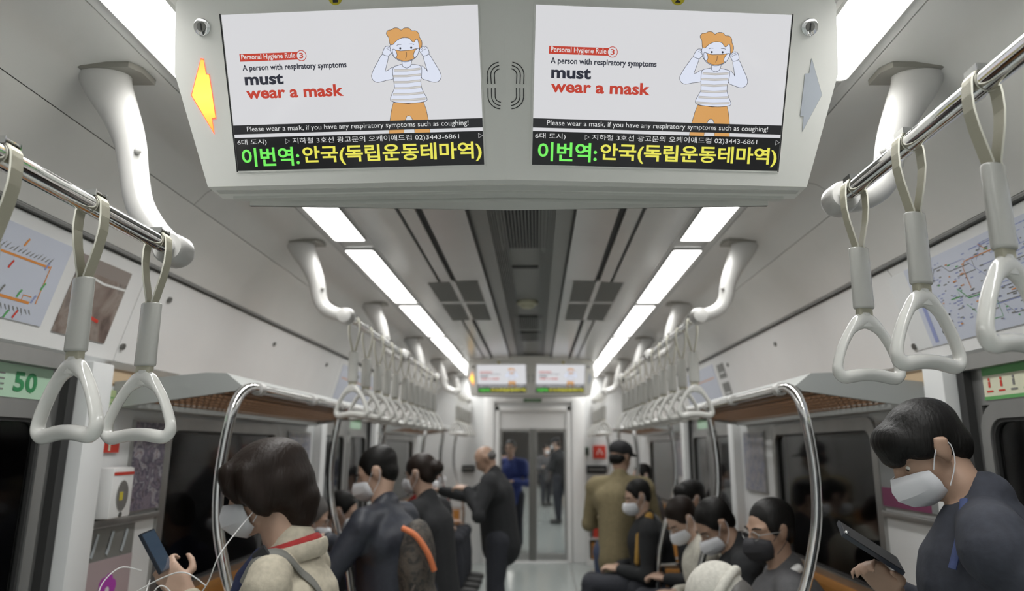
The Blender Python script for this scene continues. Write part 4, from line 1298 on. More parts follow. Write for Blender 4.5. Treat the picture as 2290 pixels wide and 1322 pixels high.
def hand(mb, W, d, n, s, k=1.0, curl=35, mirror=1):
    """palm and five fingers: W wrist, d towards the fingers, n out of the back of the hand, s towards the thumb"""
    W = Vector(W); d = Vector(d).normalized(); n = Vector(n); n = (n - d * n.dot(d)).normalized(); s_ = Vector(s); s_ = (s_ - d * s_.dot(d) - n * s_.dot(n)).normalized()
    for t_, wd in ((-.028, .012), (-.010, .0135), (.010, .0135), (.027, .0125)):
        mb.limb([W + s_ * t_ * .5 * k, W + d * .045 * k + s_ * t_ * .9 * k, W + d * .088 * k + s_ * t_ * k], [.016 * k, .0145 * k, .0115 * k], 10)
    for t_, L, r_ in ((.029, .072, .0085), (.0098, .080, .0088), (-.0098, .075, .0085), (-.029, .060, .0075)):
        p = W + d * .088 * k + s_ * t_ * k
        pts = [p - d * .02 * k, p]; ang = 0
        dd = d
        for f_ in (.45, .30, .25):
            ang += curl * (.75 if f_ == .45 else 1.0)
            dd = d * math.cos(R(ang)) - n * math.sin(R(ang)) + s_ * t_ * 2.2
            dd.normalize()
            p = p + dd * L * f_ * k
            pts.append(p)
        mb.limb(pts, [r_ * 1.15 * k, r_ * 1.12 * k, r_ * 1.02 * k, r_ * .95 * k, r_ * .82 * k], 9)
    th = W + d * .022 * k + s_ * .026 * k
    t1 = th + (d * .6 + s_ * .75 - n * .35).normalized() * .036 * k
    t2 = t1 + (d * .85 + s_ * .35 - n * .45).normalized() * .030 * k
    t3 = t2 + (d * .9 - s_ * .05 - n * .5).normalized() * .024 * k
    mb.limb([th - s_ * .01 * k, t1, t2, t3], [.0145 * k, .0118 * k, .0105 * k, .0088 * k], 9)


def person(label, H, yaw, pitch=20, hs=1.0, neck=(0, -.05, -.155), pose='stand', body_yaw=None, hair='short', hair_m='hair',
           mask='mask', top_m=None, leg_m=None, skin='skin', hands=None, vox=.008, roll=0, kb=.95, lean=8, shoe_m='rubber', top_name='jacket', face=True, collar=None, hip_z=None, group=None, knees=None):
    """a person given by head centre H (world) and the direction they face (yaw: 0 = +Y, 90 = -X)"""
    H = Vector(H)
    yw = R(yaw)
    by = R(yaw if body_yaw is None else body_yaw)
    f0 = Vector((-math.sin(yw), math.cos(yw), 0)); r0 = Vector((math.cos(yw), math.sin(yw), 0))
    f = (f0 * math.cos(R(pitch)) - Z3 * math.sin(R(pitch))).normalized()
    u = r0.cross(f).normalized(); r = r0
    if roll:
        u = (u * math.cos(R(roll)) + r * math.sin(R(roll))).normalized(); r = f.cross(u)
    F = Vector((-math.sin(by), math.cos(by), 0)); Rt = Vector((math.cos(by), math.sin(by), 0))
    hp = lambda a, b, c: H + r * (a * hs) + f * (b * hs) + u * (c * hs)
    AX = (r, f, u)
    Nk = H + (F * neck[1] + Rt * neck[0] + Z3 * neck[2]) * hs
    zh = hip_z if hip_z is not None else (.50 if pose == 'sit' else None)
    tl = .50 * kb
    ln = R(lean)
    if zh is None: zh = Nk.z - tl * math.cos(ln)
    P = Vector((Nk.x, Nk.y, 0)) - F * ((Nk.z - zh) * math.tan(ln)); P.z = zh
    up = (Nk - P).normalized()
    ch = P + (Nk - P) * .68
    sh = {s: Nk - up * .055 * kb + Rt * (s * .175 * kb) for s in (-1, 1)}
    root = thing('person', label, 'person', (P.x, P.y, 0), group)
    # ---- skin body: one continuous mesh
    b = MB()
    b.ell(hp(0, -.012, .030), [.074 * hs, .092 * hs, .083 * hs], AX, 18, 12)
    b.ell(hp(0, .022, -.020), [.062 * hs, .066 * hs, .078 * hs], AX, 18, 12)
    b.ell(hp(0, .030, -.070), [.046 * hs, .052 * hs, .040 * hs], AX, 16, 10)
    b.ell(hp(0, .066, -.094), [.020 * hs, .017 * hs, .015 * hs], AX, 10, 8)
    b.limb([hp(0, .084, .018), hp(0, .097, -.008), hp(0, .104, -.026)], [.008 * hs, .0095 * hs, .012 * hs], 10)
    for s in (-1, 1):
        b.ell(hp(s * .013, .092, -.028), [.008 * hs, .009 * hs, .007 * hs], AX, 8, 6)
        b.ell(hp(s * .036, .052, -.032), [.020 * hs, .018 * hs, .020 * hs], AX, 10, 8)
        b.limb([hp(s * .016, .080, .024), hp(s * .036, .076, .027), hp(s * .052, .062, .022)], [.008 * hs, .009 * hs, .007 * hs], 8)
        # ear: rim and lobe
        b.limb([hp(s * .074, -.006, -.030), hp(s * .080, -.014, -.010), hp(s * .086, -.026, .016), hp(s * .082, -.010, .030), hp(s * .076, .004, .016)], [.008 * hs, .008 * hs, .0085 * hs, .008 * hs, .007 * hs], 8)
        b.ell(hp(s * .078, -.010, .002), [.011 * hs, .022 * hs, .031 * hs], AX, 10, 8)
    b.limb([hp(-.022, .082, -.056), hp(0, .090, -.055), hp(.022, .082, -.056)], [.006 * hs, .0085 * hs, .006 * hs], 8)
    b.limb([hp(0, -.020, -.045), H + (Nk - H) * .62, Nk - up * .04, Nk - up * .10], [.056 * hs, .053 * hs, .058 * hs, .07 * hs], 14)
    b.limb([Nk - up * .07 * kb, ch, P], [(.10 * kb), (.13 * kb), (.12 * kb)], 14)
    b.limb([sh[-1], sh[1]], [.045 * kb, .045 * kb], 10)
    L1, L2 = .28 * kb, .25 * kb
    hd = hands or {}
    arms = {}
    for s in (-1, 1):
        spec = hd.get(s)
        if spec is None:
            W = P + F * (.27 * kb) + Rt * (s * .07) + Z3 * (.13 if pose == 'sit' else .20)
            spec = dict(W=W, d=F * .8 - Rt * s * .5 + Z3 * .1, n=Z3 + F * .2, s=-Rt * s)
        E1, W = ik(sh[s], spec['W'], L1, L2, spec.get('hint', Rt * s * .6 - Z3 * .9 - F * .3))
        arms[s] = (sh[s], E1, W)
        b.limb([sh[s], sh[s] + (E1 - sh[s]) * .5, E1, E1 + (W - E1) * .35, W], [.045 * kb, .042 * kb, .037 * kb, .036 * kb, .025 * kb], 12)
        hand(b, W, spec['d'], spec['n'], spec['s'], spec.get('k', .95 * kb), spec.get('curl', 32))
    legs = {}
    for s in (-1, 1):
        hip = P + Rt * (s * .085 * kb)
        if pose == 'sit':
            kz = .50
            spread = s * .09
            kn = Vector((hip.x, hip.y, 0)) + F * (.42 * kb) + Rt * spread * .6; kn.z = kz
            an = Vector((kn.x, kn.y, 0)) + F * .02; an.z = .085
            if knees and s in knees:
                kn = Vector(knees[s][0]); an = Vector(knees[s][1])
        else:
            an = Vector((hip.x, hip.y, 0)) + F * (.05 * s) + Rt * s * .02 + F * .02; an.z = .085
            kn = hip + (an - hip) * .5 + F * .03
        legs[s] = (hip, kn, an)
        toe = an + F * .13 - Z3 * .045
        b.limb([hip, hip + (kn - hip) * .5, kn, kn + (an - kn) * .35, an], [.075 * kb, .068 * kb, .05 * kb, .052 * kb, .034 * kb], 12)
        b.limb([an - Z3 * .03, an + F * .06 - Z3 * .04, toe], [.03, .03, .024], 10)
    body = b.build('body', M[skin], root)
    remesh(body, vox, 3)
    # ---- clothes
    tm = top_m or M['maskblack']
    j = MB()
    j.limb([Nk - up * .075 * kb, Nk - up * .16 * kb, ch, P + up * .10, P - up * .05], [(.105 * kb), (.145 * kb), (.155 * kb), (.150 * kb), (.155 * kb)], 16)
    for s in (-1, 1):
        S_, E1, W = arms[s]
        j.limb([Nk - up * .035 * kb + Rt * s * .04, S_ + up * .005, S_ - up * .02 + Rt * s * .012], [.060 * kb, .064 * kb, .070 * kb], 12)
        j.ell(Nk - up * .15 * kb + Rt * s * .09 * kb - F * .02, .10 * kb)
        fw = (W - E1)
        j.limb([S_ - up * .01, S_ + (E1 - S_) * .5, E1, E1 + fw * .5, W - fw.normalized() * .022], [.070 * kb, .061 * kb, .056 * kb, .050 * kb, .042 * kb], 12)
    j.limb([Nk + up * .012 - F * .012, Nk - up * .03], [.067 * hs, .080 * hs], 14)
    jk = j.build(top_name, tm, root)
    remesh(jk, vox * 1.25, 5)
    t_ = MB()
    for s in (-1, 1):
        hip, kn, an = legs[s]
        t_.limb([hip, hip + (kn - hip) * .5, kn, kn + (an - kn) * .5, an + Z3 * .02], [.105 * kb, .088 * kb, .070 * kb, .064 * kb, .055 * kb], 12)
    t_.limb([P + up * .08, P - Z3 * .02], [.135 * kb, .12 * kb], 12)
    remesh(t_.build('trousers', leg_m or M['trouser_dark'], root), .014, 4)
    for s in (-1, 1):
        an = legs[s][2]
        sh_ = MB()
        sh_.limb([an - Z3 * .035 - F * .03, an - Z3 * .04 + F * .04, an + F * .15 - Z3 * .048], [.040, .040, .034], 12)
        remesh(sh_.build('shoe', M[shoe_m], root), .012, 2)
    # ---- face details
    if face:
        for s in (-1, 1):
            ey = MB().ell(hp(s * .029, .068, .002), .0092 * hs, AX, 12, 8).build('eye', M['eyewhite'], root)
            MB().ell(hp(s * .029, .0745, -.001), [.0055 * hs, .004 * hs, .0055 * hs], AX, 10, 6).build('iris', M['eyedark'], ey)
            eb = MB().limb([hp(s * .016, .090, .026), hp(s * .034, .086, .031), hp(s * .052, .070, .026)], [.003 * hs, .0038 * hs, .0025 * hs], 6)
            eb.build('eyebrow', M[hair_m if hair_m in M else 'hair'], root)
    # ---- hair
    hm = M[hair_m]
    h = MB()
    vh = max(vox, .008)
    if hair == 'short':
        h.ell(hp(0, -.026, .047), [.083 * hs, .098 * hs, .083 * hs], AX, 18, 12)
        h.ell(hp(0, -.055, -.005), [.072 * hs, .055 * hs, .070 * hs], AX, 14, 10)
        for s in (-1, 1):
            h.ell(hp(s * .060, .000, .030), [.024 * hs, .045 * hs, .045 * hs], AX, 10, 8)
            h.limb([hp(s * .074, .018, .020), hp(s * .073, .018, -.008)], [.010 * hs, .007 * hs], 8)
    elif hair == 'fringe':
        h.ell(hp(0, -.022, .045), [.086 * hs, .104 * hs, .084 * hs], AX, 18, 12)
        h.ell(hp(0, -.060, -.005), [.076 * hs, .056 * hs, .072 * hs], AX, 14, 10)
        h.ell(hp(0, .050, .064), [.078 * hs, .050 * hs, .054 * hs], AX, 18, 12)
        h.ell(hp(0, .078, .036), [.062 * hs, .024 * hs, .030 * hs], AX, 18, 12)
        for s in (-1, 1):
            h.ell(hp(s * .064, .010, .036), [.024 * hs, .050 * hs, .042 * hs], AX, 10, 8)
            h.limb([hp(s * .076, .020, .020), hp(s * .074, .020, -.006)], [.010 * hs, .006 * hs], 8)
    elif hair == 'bob':
        h.ell(hp(0, -.022, .046), [.100 * hs, .118 * hs, .090 * hs], AX, 20, 14)
        h.ell(hp(0, -.052, -.005), [.100 * hs, .090 * hs, .088 * hs], AX, 18, 12)
        h.ell(hp(0, -.078, -.062), [.074 * hs, .050 * hs, .056 * hs], AX, 16, 10)
        for s in (-1, 1):
            h.limb([hp(s * .078, .006, .050), hp(s * .088, .008, .000), hp(s * .084, -.006, -.045), hp(s * .076, -.012, -.066)], [.036 * hs, .034 * hs, .028 * hs, .016 * hs], 12)
            h.limb([hp(s * .060, .056, .070), hp(s * .076, .062, .030), hp(s * .078, .054, -.012)], [.034 * hs, .024 * hs, .010 * hs], 12)
        h.ell(hp(0, .058, .060), [.080 * hs, .050 * hs, .050 * hs], AX, 18, 12)
        h.ell(hp(0, .000, .020), [.108 * hs, .085 * hs, .075 * hs], AX, 18, 12)
        h.limb([hp(0, -.075, -.06), hp(0, -.070, -.10)], [.066 * hs, .050 * hs], 14)
    elif hair == 'bun':
        h.ell(hp(0, -.018, .042), [.086 * hs, .104 * hs, .088 * hs], AX, 18, 12)
        h.ell(hp(0, -.055, -.010), [.074 * hs, .056 * hs, .070 * hs], AX, 14, 10)
        h.ell(hp(0, -.125, .010), [.048 * hs, .045 * hs, .048 * hs], AX, 14, 10)
    elif hair == 'balding':
        h.ell(hp(0, -.060, .000), [.080 * hs, .052 * hs, .056 * hs], AX, 14, 10)
        for s in (-1, 1):
            h.ell(hp(s * .062, -.020, .010), [.024 * hs, .048 * hs, .034 * hs], AX, 10, 8)
    elif hair in ('beanie', 'cap'):
        h.ell(hp(0, -.055, -.020), [.074 * hs, .050 * hs, .055 * hs], AX, 14, 10)
        for s in (-1, 1):
            h.ell(hp(s * .064, -.005, .005), [.018 * hs, .040 * hs, .035 * hs], AX, 10, 8)
    remesh(h.build('hair', hm, root), vh, 12 if hair in ('bob', 'fringe') else 7)
    if hair == 'beanie':
        q = MB(); q.ell(hp(0, -.012, .045), [.098 * hs, .112 * hs, .098 * hs], AX, 24, 16)
        remesh(q.build('knit_hat', M['knit'], root), .010, 2)
        q = MB(); ring = []
        for i in range(24):
            a_ = 2 * math.pi * i / 24
            ring.append(hp(.094 * math.cos(a_), -.012 + .106 * math.sin(a_), .020))
        q.tube(ring, .016 * hs, 10, closed=True, ref=tuple(u)).build('hat_cuff', M['knit'], root)
    if hair == 'cap':
        q = MB(); q.ell(hp(0, -.012, .060), [.092 * hs, .106 * hs, .078 * hs], AX, 20, 14)
        q.ell(hp(0, .105, .048), [.072 * hs, .070 * hs, .009 * hs], AX, 18, 8)
        remesh(q.build('peaked_cap', M['cap_black'], root), .010, 2)
    # ---- mask
    if mask:
        mk = MB()
        rows = [((.0, .118, -.002), (.026, .092, -.008), (.050, .066, -.014), (.064, .046, -.022)),
                ((.0, .136, -.028), (.030, .104, -.031), (.054, .072, -.036), (.067, .043, -.040)),
                ((.0, .138, -.054), (.032, .104, -.058), (.054, .070, -.060), (.066, .041, -.058)),
                ((.0, .116, -.086), (.026, .092, -.084), (.048, .064, -.080), (.061, .042, -.074)),
                ((.0, .082, -.106), (.020, .072, -.104), (.038, .054, -.098), (.052, .038, -.088))]
        vs = []; W_ = 7
        for row in rows:
            full = [(-a_, b_, c_) for a_, b_, c_ in row[:0:-1]] + list(row)
            vs += [hp(*q_) for q_ in full]
        fs = []
        for i in range(4):
            for jx in range(6):
                fs.append((i * W_ + jx, i * W_ + jx + 1, (i + 1) * W_ + jx + 1, (i + 1) * W_ + jx))
        mk.add(vs, fs, True)
        mo = mk.build('face_mask', M[mask], root, angle=24)
        so = mo.modifiers.new('s', 'SOLIDIFY'); so.thickness = .003; so.offset = 1
        for s in (-1, 1):
            q = MB().tube(spath([hp(s * .070, .038, -.026), hp(s * .080, .012, .004), hp(s * .086, -.016, .022), hp(s * .085, -.030, .0), hp(s * .080, -.010, -.040), hp(s * .070, .032, -.076)], 3), .0015 * hs, 6)
            q.build('ear_loop', M[mask], mo)
    return dict(root=root, F=F, Rt=Rt, up=up, N=Nk, P=P, sh=sh, hp=hp, arms=arms, f=f, u=u, r=r)


def cloth(name, col, **k):
    M[name] = mat(name, col, k.pop('rough', .85), noise_scale=k.pop('ns', 60), noise_amt=k.pop('na', .12), bump=.25, bscale=k.pop('bs', 60), **k)
    return M[name]


cloth('trouser_dark', (.022, .024, .032))
cloth('knit', (.60, .585, .53), bs=180)
cloth('cap_black', (.02, .02, .022))
BEIGE = cloth('coat_beige', (.50, .455, .36), bs=90)
NAVY = cloth('uniform_navy', (.034, .038, .052))
BLACKC = cloth('coat_black', (.014, .015, .017))
PUFF = cloth('puffer_navy', (.028, .032, .045), rough=.5)
KHAKI = cloth('jacket_khaki', (.20, .165, .09))
JEANS = cloth('jeans_blue', (.045, .06, .11))
GREYS = cloth('suit_grey', (.085, .085, .090))
WHITEC = cloth('coat_cream', (.55, .53, .46))
NAVYB = cloth('jacket_blue', (.04, .05, .12))
REDC = cloth('jacket_red', (.38, .03, .03))
LIGHTC = cloth('coat_light_grey', (.40, .41, .42))
GREYT = cloth('trouser_grey', (.13, .14, .16))
MUSTARD = cloth('scarf_mustard', (.42, .24, .05))
M.update({})

# 1 woman in the beige coat, left foreground
Hw = Vector((-.705, 2.02, 1.245))
Ww = Vector((-.862, 1.93, 1.015))
p1 = person('woman with dark bob and white mask in beige coat, looking down at her phone', Hw, 93, 22, 1.0, neck=(0, -.085, -.165), pose='stand', body_yaw=88, hair='bob', hair_m='hairbrown',
            top_m=BEIGE, vox=.0065, kb=.84, lean=6, top_name='coat',
            hands={-1: dict(W=Ww - Vector((-.01, 0, .03)), d=(-.62, -.05, .62), n=(.35, -.85, -.15), s=(.55, -.1, .75), k=.90, curl=48, hint=(.3, -.1, -1)),
                   1: dict(W=Vector((-.92, 2.20, .88)), d=(-.8, -.2, .2), n=(0, .3, 1), s=(0, -1, 0))})
N1 = p1['N']
# scarf, collar and bag strap
q = MB()
ring = [N1 + Vector((.068 * math.cos(a_), .062 * math.sin(a_), .010 + .022 * math.cos(a_))) for a_ in [2 * math.pi * i / 16 for i in range(16)]]
q.tube(ring, .017, 10, closed=True, ref=(0, 0, 1)).build('red_scarf', REDC, p1['root'])
q = MB()
ring = [N1 + Vector((.010 + .082 * math.cos(a_), .078 * math.sin(a_), -.006 + .020 * math.cos(a_))) for a_ in [2 * math.pi * i / 20 for i in range(20)]]
q.tube(ring, [(.010, .024)] * 20, 10, closed=True, ref=(0, 0, 1)).build('coat_collar', BEIGE, p1['root'])
q = MB()
q.limb([N1 + Vector((-.06, -.05, -.005)), N1 + Vector((-.10, -.045, -.06)), N1 + Vector((-.125, -.04, -.14))], [.022, .026, .022], 10)
q.build('scarf_end', NAVYB, p1['root'])
sb_ = thing('shoulder_bag', 'dark grey shoulder bag with wide strap worn over the beige coat', 'bag', (-.50, 2.02, .70))
from mathutils.bvhtree import BVHTree
coat = [c for c in p1['root'].children if c.name.startswith('coat') and 'collar' not in c.name][0]
bv = BVHTree.FromPolygons([v.co + BASE[p1['root']] for v in coat.data.vertices], [list(p.vertices) for p in coat.data.polygons])
dcast = Vector((.15, -.62, .77)).normalized()
sp = []; nrm_ = []
for (dx_, dy_, dz_) in spath([(-.075, -.10, -.12), (-.045, -.105, -.05), (.0, -.11, 0), (.05, -.115, 0), (.095, -.105, -.03), (.13, -.09, -.09), (.15, -.07, -.17), (.165, -.03, -.26)], 4):
    q0 = N1 + Vector((dx_, dy_, dz_))
    hit = bv.ray_cast(q0 + dcast * .4, -dcast)
    sp.append((hit[0] if hit[0] else q0) + dcast * .003)
for _ in range(2):
    sp = [sp[0]] + [(sp[i_ - 1] + sp[i_] * 2 + sp[i_ + 1]) / 4 for i_ in range(1, len(sp) - 1)] + [sp[-1]]
MB().tube(sp, [(.0065, .017)] * len(sp), 12, ref=(.45, -.75, -.5)).build('bag_strap', mat('strap_grey', (.16, .16, .145), .6), sb_)
MB().obox(sp[5] + dcast * .008, (.014, 0, .012), (0, .002, .003), (-.008, 0, .010)).build('strap_buckle', M['black'], sb_)
MB().box(-.50, -.38, 1.95, 2.20, .52, .76, .03).build('bag_body', mat('strap_grey', (.16, .16, .145), .6), sb_)
# phone in her left hand
ph = thing('smartphone', 'dark smartphone with bright edge held by the woman in beige coat', 'phone', (-.985, 1.90, 1.10))
c_ = Vector((-.930, 1.905, 1.095))
pa = Vector((-.030, -.004, .048)); pb = Vector((-.002, .034, .003)); pn = pb.cross(pa).normalized()
MB().obox(c_, pa, pb, pn * .0042).build('case', mat('phone_dark', (.03, .035, .045), .12), ph)
MB().obox(c_ + pn * .0044, pa * .94, pb * .92, pn * .0004).build('screen', mat('phone_screen', (.02, .02, .03), .08, emit=(.05, .10, .15), es=.35), ph)
MB().obox(c_ + pa * .97 - pn * .002, pa * .05, pb * .9, pn * .0036).build('metal_edge', M['chrome'], ph)
# earphone cable
ea = thing('earphones', 'thin white earphone cable hanging from ear to phone of the woman in beige coat', 'earphones', (-.80, 1.95, 1.0))
hp1 = p1['hp']
e0 = hp1(-.078, .010, -.045)
cable = spath([e0, (e0.x - .02, e0.y - .06, e0.z - .05), (-.72, 1.80, 1.10), (-.745, 1.80, 1.03), (-.79, 1.80, .985), (-.84, 1.79, 1.03), (-.86, 1.78, 1.02), (-.885, 1.80, .965), (-.91, 1.83, .98), (-.925, 1.88, 1.03)], 6)
MB().tube(cable, .0016, 6).build('cable', M['white'], ea)
cable = spath([(-.745, 1.80, 1.03), (-.80, 1.80, 1.06), (-.86, 1.80, 1.045), (-1.00, 1.82, .975), (-1.025, 1.84, 1.02), (-1.00, 1.87, 1.06), (-.955, 1.89, 1.05)], 6)
MB().tube(cable, .0016, 6).build('cable_loop', M['white'], ea)
MB().ell(e0, (.007, .007, .009)).build('earbud', M['white'], ea)

# 2 man in the navy uniform, right foreground
Hm = Vector((.928, 1.585, 1.350))
p2 = person('tall man with black hair and white mask in navy uniform, head bowed over his phone', Hm, 84, 36, .87, neck=(0, -.105, -.125), pose='stand', body_yaw=62, hair='fringe', hair_m='hair',
            top_m=NAVY, vox=.0065, kb=.98, lean=4, top_name='uniform_jacket', skin='skindark',
            hands={1: dict(W=Vector((.865, 1.66, 1.035)), d=(-.55, -.10, .62), n=(.5, .55, .35), s=(.4, -.5, .7), k=.88, curl=40, hint=(.3, .7, -1)),
                   -1: dict(W=Vector((.83, 1.34, .92)), d=(-.8, .3, -.2), n=(0, -.3, 1), s=(0, 1, 0), hint=(.6, -.6, -1))})
N2 = p2['N']
q = MB()
pts_ = spath([N2 + Vector((-.070, -.060, .014)), N2 + Vector((-.098, -.085, -.040)), N2 + Vector((-.128, -.100, -.100)), N2 + Vector((-.15, -.100, -.15))], 4)
q.tube(pts_[:-3], [(.004, .009)] * len(pts_[:-3]), 10, ref=(.35, -.6, .2)).build('blue_collar', cloth('collar_blue', (.05, .07, .17)), p2['root'])
q = MB(); q.obox(N2 + Vector((-.02, -.165, -.135)), (.030, -.012, .004), (0, .002, 0), (0, 0, .0022)); q.build('chest_emblem', M['wall'], p2['root'])
q = MB(); q.limb([N2 + Vector((.135, -.195, -.085)), N2 + Vector((.145, -.20, -.105)), N2 + Vector((.137, -.205, -.122))], [.006, .009, .006], 8); q.build('pink_ribbon', mat('pink', (.62, .22, .36), .5), p2['root'])
ph = thing('smartphone', 'black smartphone held up by the man in navy uniform', 'phone', (.79, 1.62, 1.14))
c_ = Vector((.792, 1.605, 1.145))
MB().obox(c_, Vector((-.062, .0, .040)), Vector((.01, .034, .010)), Vector((.002, -.0015, .0035))).build('case', mat('phone_dark', (.03, .035, .045), .12), ph)
MB().obox(c_ + Vector((.0023, -.0017, .004)), Vector((-.058, .0, .037)), Vector((.009, .031, .009)), Vector((.0003, -.0001, .0004))).build('screen', M['black'], ph)
MB().ell(c_ + Vector((-.060, -.028, .034)), (.005, .004, .004)).build('camera_lens', M['chrome'], ph)

# 3 person in navy puffer with phone, left middle
p3 = person('person in dark navy puffer coat with white mask using a phone at the left poles', (-.66, 3.22, 1.245), 94, 24, .92, pose='stand', body_yaw=70, hair='short', top_m=PUFF, vox=.010, kb=.95,
            hands={-1: dict(W=Vector((-.90, 3.10, 1.00)), d=(-.8, .1, .2), n=(0, .1, -1), s=(0, 1, .2), hint=(.4, -.6, -1)), 1: dict(W=Vector((-.90, 3.28, .96)), d=(-.8, -.3, .1), n=(0, .1, -1), s=(0, -1, 0))})
ph = thing('smartphone', 'pale smartphone held flat by the person in navy puffer coat', 'phone', (-.97, 3.12, 1.02))
MB().obox((-.965, 3.13, 1.028), (-.055, .0, .018), (0, .034, 0), (.001, 0, .004)).build('case', M['white'], ph)
MB().obox((-.964, 3.13, 1.0325), (-.050, .0, .0165), (0, .030, 0), (.0001, 0, .0004)).build('screen', mat('phone_screen', (.02, .02, .03), .08), ph)
bg = thing('backpack', 'patterned dark backpack with orange trim behind the person in puffer coat', 'backpack', (-.46, 3.2, .5))
q = MB(); q.ell((-.455, 3.15, .86), (.085, .14, .20)); q.ell((-.44, 3.15, .70), (.085, .14, .13))
remesh(q.build('bag_body', print_mat('camouflage', [(.03, .03, .03), (.09, .075, .06), (.02, .02, .02), (.16, .13, .11)], 14, .7, 2), bg), .012, 3)
MB().tube(spath([(-.50, 3.03, 1.03), (-.44, 3.02, 1.0), (-.39, 3.03, .93), (-.365, 3.05, .86)], 4), .012, 10).build('orange_trim', mat('orange_trim', (.68, .20, .08), .6), bg)

p4 = person('woman with hair bun behind the navy puffer coat', (-.60, 4.05, 1.21), 70, 15, .90, pose='stand', body_yaw=70, hair='bun', hair_m='hairbrown', top_m=BLACKC, vox=.011, kb=.92)
# 4 old man in black
p5 = person('old balding man in black coat standing left of the end door', (-.34, 5.55, 1.265), 100, 38, .88, neck=(0, -.07, -.12), pose='stand', body_yaw=80, hair='balding', hair_m='hairgrey', mask=None, top_m=BLACKC, vox=.011, kb=.98, skin='skindark',
            hands={1: dict(W=Vector((-.72, 5.75, 1.02)), d=(-.9, .1, .1), n=(0, .2, 1), s=(0, -1, .2), hint=(0, 0, -1)), -1: dict(W=Vector((-.46, 5.36, 1.06)), d=(-.8, .3, .1), n=(0, -.4, 1), s=(0, 1, .3), hint=(.3, -.6, -1))})
# 5 man in khaki jacket and cap
p6 = person('man in khaki jacket and black cap standing at the right with grey backpack', (.67, 5.15, 1.285), -50, 14, .90, pose='stand', body_yaw=-20, hair='cap', top_m=KHAKI, leg_m=JEANS, vox=.011, kb=1.0, mask=None, skin='skindark')
bg = thing('backpack', 'grey strap bag on the back of the khaki jacket', 'backpack', (.60, 4.98, .8))
MB().tube(spath([(.73, 4.93, 1.14), (.77, 4.91, 1.02), (.81, 4.92, .88), (.83, 4.96, .76)], 4), .012, 10).build('strap', M['greyprint'], bg)
q = MB(); q.ell((.85, 4.93, .82), (.07, .055, .10)); remesh(q.build('bag_body', mat('bag_grey', (.12, .12, .12), .6), bg), .012, 2)

# seated people on the right bench, from near to far
p7 = person('seated man with glasses and black mask in grey suit on the right', (.955, 2.80, 1.045), 108, 10, .94, pose='sit', body_yaw=80, hair='short', mask='maskblack', top_m=GREYS, vox=.009, kb=1.0, lean=2, hip_z=.47, skin='skindark', top_name='suit_jacket')
N7 = p7['N']; hp7 = p7['hp']
q = MB(); q.limb([N7 + Vector((.03, -.062, .02)), N7 + Vector((-.03, -.068, -.012)), N7 + Vector((-.085, -.02, -.05)), N7 + Vector((-.10, .0, -.09))], [.017, .019, .018, .012], 10)
q.build('white_collar', M['white'], p7['root'])
for s in (-1, 1):
    q = MB(); ring = [hp7(s * .032 + .024 * math.cos(a_), .100 - .008 * abs(math.cos(a_)), .002 + .017 * math.sin(a_)) for a_ in [2 * math.pi * i / 18 for i in range(18)]]
    q.tube(ring, .0018, 6, closed=True).build('glasses_rim', M['steel'], p7['root'])
    MB().tube([hp7(s * .056, .094, .006), hp7(s * .078, .03, .006), hp7(s * .084, -.02, .002)], .0018, 6).build('glasses_temple', M['steel'], p7['root'])
p8 = person('seated person in white knitted hat bending forward at the lower right', (.70, 2.52, .835), 60, 62, 1.02, neck=(0, -.14, -.03), pose='sit', body_yaw=75, hair='beanie', hair_m='hairgrey', top_m=WHITEC, vox=.010, kb=.92, lean=26, hip_z=.46)
p9 = person('seated man in black coat with bowed dark head left of the grey suit', (.90, 3.42, 1.00), 100, 42, .95, neck=(0, -.11, -.10), pose='sit', body_yaw=80, hair='short', top_m=BLACKC, vox=.010, kb=1.0, lean=12, hip_z=.47, skin='skindark')
p10 = person('seated person in cream coat bowing behind the man in black coat', (.84, 3.88, .98), 105, 44, .92, neck=(0, -.11, -.10), pose='sit', body_yaw=75, hair='short', hair_m='hairbrown', top_m=WHITEC, vox=.011, kb=.98, lean=14, hip_z=.47)
p11 = person('seated person in black jacket with white mask and mustard scarf on the right', (.72, 4.72, 1.04), 100, 22, .88, pose='sit', body_yaw=85, hair='short', top_m=BLACKC, vox=.011, kb=.95, lean=10, hip_z=.47,
            knees={-1: (Vector((.40, 4.62, .52)), Vector((.30, 4.62, .20))), 1: (Vector((.42, 4.82, .50)), Vector((.40, 4.85, .085)))})
q = MB(); q.limb([p11['N'] + Vector((.02, -.06, .02)), p11['N'] + Vector((-.05, -.10, -.10)), p11['N'] + Vector((-.07, -.12, -.25))], [.028, .026, .02], 10); q.build('mustard_scarf', MUSTARD, p11['root'])
p12 = person('seated dark haired person with white mask at the back of the right bench', (1.00, 4.42, 1.05), 105, 15, .90, pose='sit', body_yaw=90, hair='fringe', top_m=BLACKC, vox=.011, kb=.95, lean=4, hip_z=.47)
p13 = person('small seated person with large white mask beyond the far right pole', (1.02, 6.55, 1.10), 110, 12, .88, pose='sit', body_yaw=90, hair='short', top_m=GREYS, vox=.012, kb=.95, lean=4, hip_z=.47)
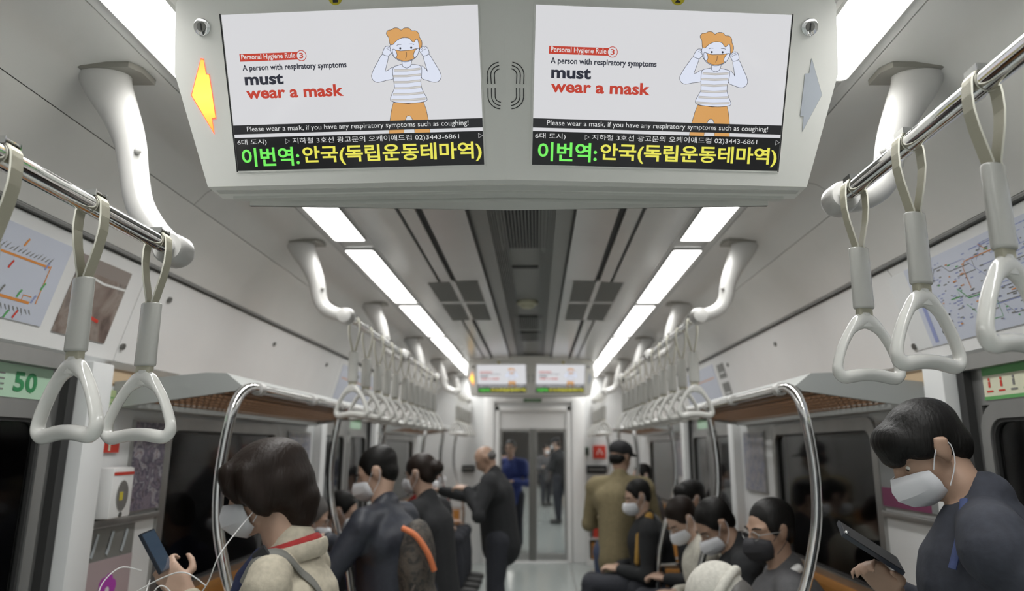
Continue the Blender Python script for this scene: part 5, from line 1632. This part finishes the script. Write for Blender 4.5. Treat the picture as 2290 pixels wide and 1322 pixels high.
# left bench
p14 = person('seated person in navy jacket behind the woman in beige coat', (-1.04, 3.52, 1.02), -70, 25, .92, pose='sit', body_yaw=-90, hair='short', hair_m='hairgrey', top_m=NAVYB, vox=.010, kb=.98, lean=6, hip_z=.47)
p15 = person('seated person in grey trousers on the far part of the left bench', (-1.04, 4.10, 1.00), -85, 18, .90, pose='sit', body_yaw=-90, hair='short', top_m=BLACKC, leg_m=GREYT, vox=.012, kb=.98, lean=4, hip_z=.47)
p16 = person('seated person in red jacket on the far left bench', (-1.02, 7.05, 1.06), -80, 12, .90, pose='sit', body_yaw=-90, hair='short', top_m=REDC, vox=.012, kb=.95, lean=3, hip_z=.47)
p17 = person('seated person in light grey coat on the far left bench', (-1.02, 7.6, 1.08), -80, 12, .90, pose='sit', body_yaw=-90, hair='bun', top_m=LIGHTC, vox=.012, kb=.95, lean=3, hip_z=.47)
# in the next car
p18 = person('person in blue jacket standing beyond the end door', (-.30, 9.7, 1.34), 170, 5, .92, pose='stand', hair='short', top_m=cloth('jacket_bright_blue', (.03, .05, .20)), vox=.014, kb=.98, mask=None)
NX = [('tall dark figure right of the centre stile in the next car', (.42, 13.2, 1.42), 60, 'stand', BLACKC, 'cap'),
      ('grey clothed figure right of the centre stile in the next car', (.30, 17.0, 1.30), -150, 'stand', GREYS, 'short'),
      ('light clothed seated figure far in the next car on the right', (.98, 21.0, 1.08), 80, 'sit', LIGHTC, 'short'),
      ('dark seated figure far in the next car on the right', (.98, 22.2, 1.06), 80, 'sit', BLACKC, 'short'),
      ('khaki seated figure far in the next car on the right', (.98, 24.0, 1.08), 80, 'sit', KHAKI, 'bun'),
      ('dark seated figure far in the next car on the left', (-.98, 20.4, 1.08), -80, 'sit', BLACKC, 'short'),
      ('pale seated figure far in the next car on the left', (-.98, 22.6, 1.07), -80, 'sit', WHITEC, 'short')]
for lab, H_, yw_, ps_, m_, hr_ in NX:
    person(lab, H_, yw_, 12, .92, pose=ps_, hair=hr_, top_m=m_, vox=.02, kb=.95, lean=3, hip_z=.47 if ps_ == 'sit' else None, face=False)
